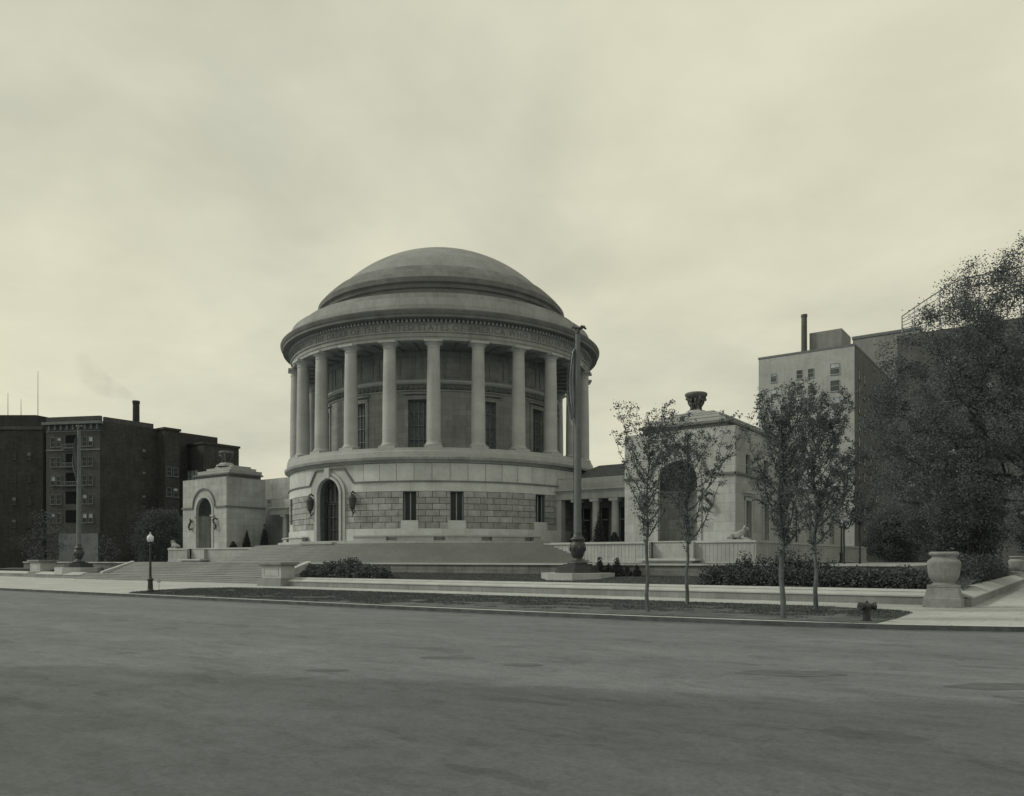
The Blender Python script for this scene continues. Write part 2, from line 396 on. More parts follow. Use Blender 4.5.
# ------- block behind: lawn
LWY = -28.8
mb = MB()
def lawnz(y): return .70 + .42*min(1, max(0, (y+28.4)/6.6))
for x0, x1 in ((8.4, 53.6), (-53.6, -36.0)):
    ys = [-28.5,-26,-24,-22,-21.4] if x0 > 0 else [-24.2,-22,-21.4]
    for a, b in zip(ys, ys[1:]): mb.poly([(x0,a,lawnz(a)),(x1,a,lawnz(a)),(x1,b,lawnz(b)),(x0,b,lawnz(b))])
mb.poly([(50.55,-21.4,.72),(53.7,-21.4,.72),(53.7,30,.72),(50.55,30,.72)]); mb.poly([(-36,-24.6,.69),(-24.8,-24.6,.69),(-24.8,-21,.95),(-36,-21,.95)])
mb.poly([(3.6,-25.0,.69),(8.4,-25.0,.69),(8.4,-21,1.05),(3.6,-21,1.05)])
tag(mb.build('lawn', M['grass']), kind='structure')

# grass blades: stuff
def blades(name, regs, n, h, mat, zf, seed):
    r = random.Random(seed); mb = MB()
    tot = sum((b-a)*(d-c) for a,b,c,d in regs)
    for (a,b,c,d) in regs:
        for _ in range(int(n*(b-a)*(d-c)/tot)):
            x = r.uniform(a,b); y = r.uniform(c,d); z = zf(x,y)
            if z is None: continue
            hh = h*r.uniform(.5,1.3); w = .009+.006*r.random(); t = r.uniform(0,6.28); dx, dy = math.cos(t)*w, math.sin(t)*w
            lx, ly = r.gauss(0,.4)*hh, r.gauss(0,.4)*hh
            mb.tone = r.uniform(.6,1.35); mb.poly([(x-dx,y-dy,z-.01),(x+dx,y+dy,z-.01),(x+lx,y+ly,z+hh)])
    return tag(mb.build(name, mat), kind='stuff')
def inpoly(x, y, P):
    c = False; j = len(P)-1
    for i in range(len(P)):
        if (P[i][1] > y) != (P[j][1] > y) and x < (P[j][0]-P[i][0])*(y-P[i][1])/(P[j][1]-P[i][1])+P[i][0]: c = not c
        j = i
    return c
_tn = np.random.RandomState(3).rand(64,64)
def vnoise(x, y):
    x0, y0 = math.floor(x), math.floor(y); fx, fy = x-x0, y-y0
    fx = fx*fx*(3-2*fx); fy = fy*fy*(3-2*fy)
    g = lambda i,j: _tn[i % 64, j % 64]
    return (g(x0,y0)*(1-fx)+g(x0+1,y0)*fx)*(1-fy)+(g(x0,y0+1)*(1-fx)+g(x0+1,y0+1)*fx)*fy
def parkz(x, y):
    if not inpoly(x, y, PARK): return None
    worn = vnoise(x*.5, y*.9)*.6+vnoise(x*2, y*2)*.4
    lim = .28+.62*max(0, (-36.5-y)/5)*(1 if x > 40 else max(0, (x-24)/16))
    return .17 if worn > lim else None
blades('parkway_grass', [(8,53,-42.5,-32)], 150000, .05, M['grassblade'], parkz, 4)
blades('lawn_grass', [(9,53.5,-28.4,-21.7)], 60000, .05, M['grassblade'], lambda x,y: lawnz(y), 5)

# ------- low boundary walls
def low_wall(name, label, segs):
    t = thing(name, label, 'wall', (segs[0][0], segs[0][1], .15)); f = MB(); c = MB()
    for (x0, y0, x1, y1, nx, ny) in segs:   # outer face line and inward normal
        def P(x, y, d, z): return (x+nx*d, y+ny*d, z)
        f.poly([P(x0,y0,0,.1),P(x1,y1,0,.1),P(x1,y1,0,.5),P(x0,y0,0,.5)])
        f.poly([P(x1,y1,.9,.1),P(x0,y0,.9,.1),P(x0,y0,.9,.7),P(x1,y1,.9,.7)])
        # coping: a lip, then a sloped top
        for (d0,z0,d1,z1) in ((0,.5,-.05,.5),(-.05,.5,-.05,.56),(-.05,.56,.62,.80),(.62,.80,.95,.80),(.95,.80,.95,.7)):
            c.poly([P(x0,y0,d0,z0),P(x1,y1,d0,z0),P(x1,y1,d1,z1),P(x0,y0,d1,z1)])
        L_ = math.hypot(x1-x0, y1-y0)
        for (x, y) in ((x0,y0),(x1,y1)):
            f.poly([P(x,y,0,.1),P(x,y,.9,.1),P(x,y,.9,.7),P(x,y,0,.5)])
            c.poly([P(x,y,-.05,.5),P(x,y,.95,.5),P(x,y,.95,.80),P(x,y,.62,.80),P(x,y,-.05,.56)])
    f.build('wall_face', M['lowwall'], t); c.build('coping', M['coping'], t)
    return t
low_wall('boundary_wall', 'long low stone wall with sloped coping along the sidewalk behind the young trees', [(9.9,LWY,52.3,LWY,0,1)])
low_wall('boundary_wall', 'low stone wall running away from the corner urn along the right hand sidewalk', [(54.1,-29.3,54.1,12.2,-1,0),])
low_wall('boundary_wall', 'short low stone wall at the far left between street and square pedestal', [(-54,-24.9,-40.6,-24.9,0,1)])
low_wall('boundary_wall', 'short low stone wall between the left pedestal and the broad steps', [(-37.4,-25.9,-27.2,-25.9,0,1)])

# ------- stairs
t = thing('broad_stairs', 'broad stone stairs in two flights rising from the sidewalk to the terrace', 'stairs', (-10,-26,.15))
mb = MB()
for k in range(4):
    x0, x1 = (-27.2, 6.0) if k < 3 else (-36.2, 6.6)
    mb.box(x0, x1, -26.6+.36*k, -21.3, .05, .11+.14*(k+1)); mb.box(x0, x1, -26.64+.36*k, -21.3, .11+.14*(k+1), .15+.14*(k+1))
mb.build('lower_flight', M['steps'], t)
mb = MB()
for k in range(8): mb.box(-24.6, 3.2, -24.3+.35*k, -21.2, .6, .67+.145*(k+1)); mb.box(-24.6, 3.2, -24.34+.35*k, -21.2, .67+.145*(k+1), .71+.145*(k+1))
mb.build('upper_flight', M['steps'], t)
mb = MB()
mb.box(-27.2, 6.3, -26.6+1.04, -26.6+1.36, .70, .722); mb.build('landing_edge', M['coping'], t)
for x0, x1 in ((-25.2,-24.6),(3.2,3.9)):
    mb = MB(); n = 1
    for (ya,za,yb,zb) in ((-24.9,.9,-21.5,2.0),):
        mb.poly([(x0,ya,za),(x1,ya,za),(x1,yb,zb),(x0,yb,zb)])
        mb.poly([(x0,ya,.6),(x1,ya,.6),(x1,ya,za),(x0,ya,za)])
        for x in (x0,x1): mb.poly([(x,ya,.6),(x,yb,.6),(x,yb,zb),(x,ya,za)])
    mb.build('cheek_wall', M['coping'], t)

# terrace with its front wall
TE = -21.6
mb = MB(); mb.box(-50.5, 50.5, TE+.05, 34, .1, 1.80)
tag(mb.build('terrace', M['walk']), kind='structure')
for (x0, x1, lab) in ((3.9,50.5,'long terrace retaining wall with pale coping behind the lawn and the right flagpole'),(-50.5,-25.2,'terrace retaining wall with pale coping behind the left flagpole')):
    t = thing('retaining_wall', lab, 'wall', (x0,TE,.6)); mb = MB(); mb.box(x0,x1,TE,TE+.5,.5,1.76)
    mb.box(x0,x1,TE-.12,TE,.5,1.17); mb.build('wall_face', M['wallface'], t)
    mb = MB(); mb.box(x0,x1,TE-.13,TE+.8,1.762,1.885); mb.build('coping', M['coping'], t)
mb = MB(); mb.box(-25.2,3.9,-21.25,-20.0,1.76,1.885)
tag(mb.build('terrace_edge', M['coping']), kind='structure')
# fan of steps
CY = 10.5; t = thing('fan_steps', 'curved fan of stone steps rising to the arched door of the round hall', 'stairs', (0,-20,1.8))
def arcpts(R, yc, n=80):
    xe = math.sqrt(R*R-(CY-yc)**2); a = math.asin(xe/R)
    return [(R*math.sin(-a+2*a*k/n), CY-R*math.cos(-a+2*a*k/n)) for k in range(n+1)]
mb = MB()
for k in range(12):
    R = 27.8+.325*(12-k); mb.tone = rnd.uniform(.92,1.08); mb.prism(arcpts(R,-9.0), 1.78, 1.76+.15*(k+1)); mb.prism(arcpts(R+.04,-9.0), 1.76+.15*(k+1), 1.8+.15*(k+1))
mb.build('steps', M['steps'], t)
mb = MB(); mb.box(-38.0, 38.0, -9.0, 29.5, 1.7, 3.60); mb.lathe([(0,3.85),(17.35,3.85),(17.35,3.55)], 128)
tag(mb.build('upper_terrace', M['walk']), kind='structure')
mb = MB(); mb.box(-2.2,2.2,-17.75,-16.9,3.55,3.73)
mb.build('door_step', M['steps'], t)

# podium walls under the pavilions (ribbed) with the niche bench and basin
def podium(sgn, lab):
    t = thing('podium_wall', lab, 'wall', (sgn*34,-9.4,1.87))
    w = MB(); r = MB(); c = MB()
    def bx(mb, a, b, *rest):
        x0, x1 = sorted((sgn*a, sgn*b)); mb.box(x0, x1, *rest)
    for a, b in ((19.8,30.1),(33.6,38.5)):
        bx(w, a, b, -9.3, -8.75, 1.88, 3.42)
        n = int((b-a)/.32)
        for k in range(n):
            u = a+.1+(b-a-.2)*(k+.5)/n; bx(r, u-.10, u+.10, -9.318, -9.28, 1.98, 3.34)
        bx(c, a, b, -9.42, -8.7, 3.42, 3.54); bx(c, a, b, -9.40, -9.3, 1.88, 1.97)
    bx(w, 30.1, 33.6, -9.12, -8.7, 1.88, 3.5)
    bx(w, 29.9, 30.1, -9.75, -9.0, 1.88, 3.5); bx(w, 33.6, 33.8, -9.75, -9.0, 1.88, 3.5)
    bx(c, 30.1, 33.6, -9.2, -8.7, 3.5, 3.58)
    bx(w, 37.9, 38.45, -8.7, 28.5, 1.88, 3.42); bx(c, 37.85, 38.55, -8.7, 28.6, 3.42, 3.5); bx(c, 38.45, 38.53, -8.7, 28.6, 1.88, 2.0)
    n = 100
    for k in range(n):
        u = -8.3+36.4*(k+.5)/n; bx(r, 38.44, 38.468, u-.1, u+.1, 2.05, 3.34)
    w.build('wall', M['stone_far'], t); r.build('ribbing', M['stone_far'], t); c.build('coping', M['coping'], t)
    mb = MB(); bx(mb, 29.4, 34.3, -10.6, -9.0, 2.05, 2.22); bx(mb, 29.8, 33.9, -10.3, -9.0, 1.88, 2.05); mb.build('bench', M['coping'], t)
podium(1, 'ribbed stone podium wall with a bench below the right pavilion')
podium(-1, 'ribbed stone podium wall with a bench below the left pavilion')

# ------------------------------------------------------------------ ROTUNDA
rot = thing('memorial_rotunda', 'round domed limestone hall ringed with tall columns, in the middle of the picture', 'rotunda', (0,0,3.85))
RB = 16.3
D2R = PI/180
fnB = cylfn(RB, -PI/2)           # u=0 at the door
door = dict(u=0, hw=1.5, z0=3.85, z1=9.75, arch=True)
slits = [dict(u=(a+90)*D2R*RB, hw=.60, z0=5.72, z1=8.28) for a in (-60,-45,-15,-120,-135,-165,15,195-360)]
slits = [s for i, s in enumerate(slits) if i < 7]
mb = MB(); wall_sheet(mb, fnB, -PI*RB, PI*RB, 3.6, 11.0, [door]+slits, .5, .55)
mb.build('drum_wall', M['joint'], rot)
def course(mb, z0, z1, bl, offs, r_out, skip, gap=.03, var=.12, full=(-PI*RB, PI*RB)):
    """one ring of blocks, cut at the openings"""
    n = round((full[1]-full[0])/bl); bl = (full[1]-full[0])/n
    for k in range(n):
        a = full[0]+(k+offs)*bl; b = a+bl; ivs = [(a, b)]
        for (s0, s1) in skip:
            nv = []
            for (p, q) in ivs:
                if s1 <= p or s0 >= q: nv.append((p, q)); continue
                if s0 > p: nv.append((p, s0))
                if s1 < q: nv.append((s1, q))
            ivs = nv
        mb.tone = 1+rnd.uniform(-var, var)
        for (p, q) in ivs:
            if q-p < .12: continue
            g = gap/2; z_a, z_b = z0+g, z1-g; d = RB-r_out
            slab(mb, fnB, p+g, q-g, z_a, z_b, d, 0.0, 2)
rb = MB(); zc = 4.98; ch = (8.35-4.98)/6
for k in range(6):
    za, zb = zc+ch*k, zc+ch*(k+1)
    sk = [(-2.12, 2.12)]+[(s['u']-s['hw'], s['u']+s['hw']) for s in slits if zb > s['z0']+.05 and za < s['z1']-.05]
    course(rb, za, zb, 1.25, .5*(k % 2), RB+.14, sk, .045, .2)
rb.build('rusticated_masonry', M['rust_attr'], rot)
pb = MB(); course(pb, 3.85, 4.98, 2.1, 0, RB+.2, [(-2.12,2.12)], .012, .06); course(pb, 8.35, 9.25, 2.3, .3, RB+.16, [(-2.75,2.75)], .015, .06)
course(pb, 9.30, 10.92, 1.62, .0, RB+.10, [(-2.75,2.75)], .04, .08)
# window sill blocks
for s in slits:
    pb.tone = 1.0; slab(pb, fnB, s['u']-.80, s['u']+.80, 4.98, 5.70, -.15, 0, 3)
pb.build('drum_facing', M['stone_attr'], rot)
# band moulding that climbs over the arch
mo = MB()
w_ = 16.4*PI-.4
pts = [(-w_+k*(w_-3.0)/60, 9.25) for k in range(61)]+[(-1.95,10.62),(-1.0,10.66),(0,10.66),(1.0,10.66),(1.95,10.62)]+[(3.0+k*(w_-3.0)/60, 9.25) for k in range(61)]
sweep(mo, fnB, pts, .12, -.27, 0)
mo.build('band_moulding', M['cornice'], rot)
# spandrel panel with arched hole between the moulding and the archivolt
sp = MB()
N_ = 40
for k in range(N_):
    ua, ub = -2.9+5.8*k/N_, -2.9+5.8*(k+1)/N_
    def lo(u): return 8.25+math.sqrt(max(0, 2.12**2-u*u)) if abs(u) < 2.12 else 8.35
    def hi(u): return min(10.9, 9.2+max(0, (2.95-abs(u)))*1.36) if abs(u) > 1.0 else 10.9
    for (u, v) in ((ua, ub),):
        sp.poly([fnB(u,min(lo(u),hi(u)),-.12),fnB(v,min(lo(v),hi(v)),-.12),fnB(v,hi(v),-.12),fnB(u,hi(u),-.12)])
        sp.poly([fnB(u,hi(u),-.10),fnB(v,hi(v),-.10),fnB(v,10.92,-.10),fnB(u,10.92,-.10)])
for sg in (-1, 1): sp.poly([fnB(sg*2.12,4.98,-.145),fnB(sg*2.16,4.98,-.145),fnB(sg*2.16,8.35,-.145),fnB(sg*2.12,8.35,-.145)])
sp.build('spandrel', M['stone_plain'], rot)
dr = MB(); panel(dr, fnB, door, .5)
drO = dr.build('entrance_door', M['bronze'], rot)
b2 = MB()
for u in (-1.05,-.5,.0,.5,1.05): slab(b2, fnB, u-.035, u+.035, 3.9, 7.4, .42, .5)
for z in (3.9,4.9,6.1,7.35,7.55): slab(b2, fnB, -1.45, 1.45, z, z+.09, .40, .5, 3)
for u in (-.9,-.3,.3,.9): slab(b2, fnB, u-.03, u+.03, 7.6, 8.25+math.sqrt(1.5**2-u*u)-.1, .43, .5)
sweep(b2, fnB, [(-1.0*math.cos(PI*k/12), 8.2+1.0*math.sin(PI*k/12)) for k in range(13)], .07, .42, .5)
b2.build('door_bars', M['iron'], drO)
ar = MB()
for (hw, w, d) in ((1.62,.24,-.42),(1.96,.30,-.30)):
    pts = [(-hw, 3.86)]+[(-hw*math.cos(PI*k/24), 8.25+hw*math.sin(PI*k/24)) for k in range(25)]+[(hw, 3.86)]
    sweep(ar, fnB, pts, w, d, .05)
slab(ar, fnB, -.32, .32, 9.8, 10.75, -.5, 0)
ar.build('door_surround', M['stone_plain'], rot)
for s in slits:
    g = MB(); panel(g, fnB, s, .4); w = g.build('slit_window', M['glass'], rot)
    g = MB(); slab(g, fnB, s['u']-.05, s['u']+.05, s['z0'], s['z1'], .3, .42)
    for e in (-1, 1): slab(g, fnB, *sorted((s['u']+e*(s['hw']-.08), s['u']+e*s['hw'])), s['z0'], s['z1'], .33, .42)
    g.build('mullion', M['sash'], w)
# cornice of the base and the parapet that carries the columns
NS = 192
mb = MB(); mb.lathe([(16.3,10.92),(16.5,10.95),(16.58,11.12),(16.9,11.2),(16.95,11.42),(16.75,11.5),(16.75,11.5)], NS); mb.build('base_cornice', M['frieze'], rot)
mb = MB(); mb.lathe([(16.72,11.5),(16.72,11.95),(16.66,12.0),(16.66,12.28),(12.3,12.3)], NS); mb.build('stylobate', M['stone_plain'], rot)
# columns: one mesh shared by 24 columns, each with base and capital
RC = 15.72
def colshaft():
    mb = MB(); H0, H1 = 12.86, 21.40; n = 14
    prof = []
    for k in range(n+1):
        t_ = k/n; prof.append((.665-.105*(t_**1.7), H0+(H1-H0)*t_))
    # drums of slightly different tone
    cuts = [0,2,4,6,8,10,12,14]
    for a, b in zip(cuts, cuts[1:]):
        mb.tone = rnd.uniform(.92,1.07); mb.lathe(prof[a:b+1], 28, soft=True)
    mb.tone = 1; return mb
csh = colshaft()
cbase = MB(); cbase.box(-.80,.80,-.80,.80,12.3,12.52); cbase.lathe([(.80,12.52),(.84,12.6),(.80,12.68),(.70,12.72),(.72,12.78),(.67,12.86)], 28, soft=True)
ccap = MB(); ccap.lathe([(.56,21.4),(.60,21.42),(.60,21.5),(.56,21.52),(.56,21.66),(.64,21.74),(.76,21.88),(.78,21.92)], 28, soft=True); ccap.box(-.84,.84,-.84,.84,21.92,22.12)
first = None
for k in range(24):
    a = (7.5+15*k)*D2R
    if first is None:
        first = csh.build('column', M['column'], rot); cb_ = cbase.build('column_base', M['column'], None); cc_ = ccap.build('capital', M['column'], None)
        # column meshes are built about their own axis
        first.location = (0,0,0); first.data.transform(Matrix.Translation((0,0,rot.location.z)))
        cb_.parent = first; cc_.parent = first; o = first
    else:
        o = first.copy(); COL.objects.link(o); o.parent = rot
        for ch in list(first.children):
            c = ch.copy(); COL.objects.link(c); c.parent = o
    o.location = (RC*math.cos(a), RC*math.sin(a), -rot.location.z); o.rotation_euler = (0,0,a)
# inner wall with openings every 30 degrees
RI = 12.7; fnI = cylfn(RI, -PI/2)
iw = [dict(u=(a+90)*D2R*RI, hw=.98, z0=12.32, z1=17.4) for a in range(-240, 120, 30)]
iw = [o for o in iw if -PI*RI < o['u'] < PI*RI]
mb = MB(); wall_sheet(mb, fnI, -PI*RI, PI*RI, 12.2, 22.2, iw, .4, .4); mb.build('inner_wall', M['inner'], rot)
g0 = None
for o in iw:
    if abs(o['u']) > RI*2.2: continue
    g = MB(); panel(g, fnI, o, .34); w = g.build('bronze_window', M['bronzewin'], rot)
    g = MB()
    for u in (-.9,-.45,0,.45,.9): slab(g, fnI, o['u']+u-.04, o['u']+u+.04, 12.32, 17.4, .24, .34)
    for z in (12.35,13.6,14.9,16.2,17.3): slab(g, fnI, o['u']-.98, o['u']+.98, z, z+.08, .22, .34, 2)
    g.build('grille', M['bronzegrille'], w)
    g = MB(); u = o['u']
    for e in (-1,1): slab(g, fnI, *sorted((u+e*.98, u+e*1.32)), 12.32, 17.72, -.12, .05)
    slab(g, fnI, u-1.32, u+1.32, 17.4, 17.74, -.12, .05, 3); slab(g, fnI, u-1.5, u+1.5, 17.9, 18.08, -.24, .0, 3)
    g.build('window_surround', M['inner'], w)
mb = MB(); mb.lathe([(12.7,18.2),(12.82,18.25),(12.82,18.3)], NS); mb.lathe([(12.7,18.86),(12.9,18.9),(13.05,19.05),(13.1,19.2),(12.7,19.24)], NS)
mb.build('inner_cornice', M['stone_plain'], rot)
mb = MB(); mb.lathe([(12.72,18.40),(12.78,18.42),(12.78,18.74),(12.72,18.76)], NS)
for k in range(150):
    a = 2*PI*k/150; r = 12.78
    mb.ball((r*math.cos(a), r*math.sin(a), 18.58), .17, .17, .2, 6, 4)
mb.build('carved_band', M['cornice'], rot)
mb = MB()
for k in range(36):
    c = (k*10+5-180)*D2R*RI
    sweep(mb, fnI, [(c-.75,19.6),(c-.75,21.5),(c+.75,21.5),(c+.75,19.6),(c-.75,19.6)], .12, -.08, 0)
mb.build('panel_mouldings', M['inner'], rot)
mb = MB(); mb.lathe([(12.6,22.14),(15.9,22.14)], NS)
for k in range(48):
    a = 7.5*k*D2R+.01
    for s_ in (-.012,): 
        p0 = (12.7*math.cos(a),12.7*math.sin(a)); p1 = (15.4*math.cos(a),15.4*math.sin(a))
        mb.tube((*p0,22.1),(*p1,22.1),.12,.12,4)
mb.build('ambulatory_ceiling', M['inner'], rot)
# entablature
mb = MB(); mb.lathe([(15.25,22.12),(16.12,22.12),(16.12,22.42),(16.18,22.44),(16.18,22.76),(16.30,22.82),(16.32,22.92),(16.14,22.95),(16.14,23.62),(16.26,23.66),(16.26,23.70)], NS)
mb.build('frieze', M['frieze'], rot)
mb = MB(); nd = 260
for k in range(nd):
    a = 2*PI*k/nd; w = .085; c, s_ = math.cos(a), math.sin(a)
    P = lambda r, t_, z: (r*c-t_*s_, r*s_+t_*c, z)
    q = [P(16.2,-w,23.70),P(16.5,-w,23.70),P(16.5,w,23.70),P(16.2,w,23.70)]; q2 = [(x,y,23.92) for x,y,_ in q]
    mb.poly(q[::-1]); mb.poly([q[1],q[2],q2[2],q2[1]]); mb.poly([q[0],q[1],q2[1],q2[0]]); mb.poly([q[2],q[3],q2[3],q2[2]])
mb.build('dentils', M['stone_plain'], rot)
mb = MB(); mb.lathe([(16.26,23.70),(16.26,23.94),(16.7,23.97),(17.12,23.97),(17.14,24.2),(17.22,24.26),(17.34,24.50),(17.36,24.62),(16.45,24.70)], NS)
mb.build('main_cornice', M['cornice'], rot)
mb = MB(); mb.lathe([(16.45,24.70),(16.42,25.3),(16.25,26.0),(15.3,26.05),(15.28,26.12)], NS); mb.lathe([(15.28,26.12),(15.25,26.75),(13.3,27.05),(12.95,27.1)], NS)
mb.build('attic', M['frieze'], rot)
mb = MB(); mb.lathe([(12.95,27.1),(12.95,27.9),(13.15,28.0),(13.2,28.3),(13.45,28.45),(13.5,28.9),(13.42,29.0)], NS)
mb.build('dome_cornice', M['cornice'], rot)
mb = MB(); mb.lathe([(13.42,29.0),(13.0,29.5),(12.5,30.0),(11.95,30.5),(11.7,30.52)], NS)
mb.build('dome_lower_ring', M['domestone'], rot)
mb = MB(); prof = []
Rs = 15.5; zc_ = 30.45-Rs*math.cos(math.asin(11.7/Rs))
for k in range(25):
    r = 11.7-(11.7-1.9)*k/24; prof.append((r, (zc_+math.sqrt(Rs*Rs-r*r))*1.0))
zt = prof[-1][1]
mb.lathe(prof, NS, soft=True); mb.build('dome', M['dome'], rot)
mb = MB(); mb.lathe([(2.3,zt-.35),(2.3,zt+.1),(2.1,zt+.14),(1.0,zt+.24),(.01,zt+.27)], 48); mb.build('dome_cap', M['domestone'], rot)
# curved bench against the plinth
for a0, a1 in ((-78,-17),(-128,-101)):
    mb = MB(); n = 30; fn = cylfn(17.2, 0)
    slab(mb, fn, a0*D2R*17.2, a1*D2R*17.2, 4.22, 4.34, -.0, .62, n)
    k = a0
    while k < a1-1:
        e = min(k+11.2, a1); slab(mb, fn, k*D2R*17.2, e*D2R*17.2, 3.85, 4.22, .10, .6, 6); k += 14.6
    mb.build('curved_bench', M['stone_plain'], rot)
# inscription
def inscription():
    txt = 'TO THE MEMBERS OF THE ORDER OF THE UNITED STATES OF AMERICA WHO SERVED IN THE WORLD WAR'
    cu = bpy.data.curves.new('inscription', 'FONT'); cu.body = txt; cu.size = .80; cu.space_character = 1.12; cu.extrude = .02; cu.resolution_u = 2
    o = bpy.data.objects.new('tmp', cu); COL.objects.link(o)
    dg = bpy.context.evaluated_depsgraph_get(); me = bpy.data.meshes.new_from_object(o.evaluated_get(dg))
    bpy.data.objects.remove(o)
    n = len(me.vertices); co = np.zeros(n*3, np.float32); me.vertices.foreach_get('co', co); co = co.reshape(-1,3)
    W = co[:,0].max(); i0 = txt.index('UNITED'); cen = (i0+6.5)/len(txt)*W
    want = 8.6; # metres for UNITED STATES
    cx = co[:,0]-cen; ang = -57*D2R+cx*1.0/16.15; r = 16.155+co[:,2]*.5
    z = 22.995+co[:,1]-0.0
    out = np.stack([r*np.cos(ang), r*np.sin(ang), z-rot.location.z], 1).astype(np.float32)
    me.vertices.foreach_set('co', out.ravel()); me.materials.append(M['letters']); me.update()
    ob = bpy.data.objects.new('inscription', me); COL.objects.link(ob); ob.parent = rot
    ob['label'] = 'incised line of capitals around the frieze'
inscription()
# bronze wall lanterns by the door
def lantern_at(parent, P, s=1.0):
    """P(x outward-right, out, z) -> world"""
    mb = MB(); mb.path([P(0,.05,1.0),P(0,.35,1.15),P(0,.55,1.0),P(0,.55,.8)], [.07,.07,.06,.05])
    mb.path([P(0,.05,-.3),P(0,.3,-.55),P(.0,.42,-.3)], .06)
    for z, r in ((.85,.12),(.72,.3),(.6,.34),(.1,.3),(-.05,.2),(-.2,.08)): pass
    prev = None
    for z, r in ((.95,.05),(.72,.34),(.62,.36),(-.05,.26),(-.25,.1),(-.4,.03)):
        q = P(0,.42,z)
        if prev: mb.tube(prev[0], q, prev[1], r, 8)
        prev = (q, r)
    mb.tube(P(0,0,-.5),P(0,.1,-.5),.01,.01); mb.box(0,0,0,0,0,0) if False else None
    o = mb.build('wall_lantern', M['bronze'], parent)
    g = MB(); c = P(0,.42,-.62); g.ball(c, .13); g.build('lamp_globe', M['sculpt'], o)
for a in (-98.2,-78.9):
    ar_ = a*D2R; ce, se = math.cos(ar_), math.sin(ar_)
    lantern_at(rot, lambda x, o, z: ((16.44+o)*ce-x*se, (16.44+o)*se+x*ce, 7.0+z*1.25))

rot.location.x += .22; rot.location.y += .15
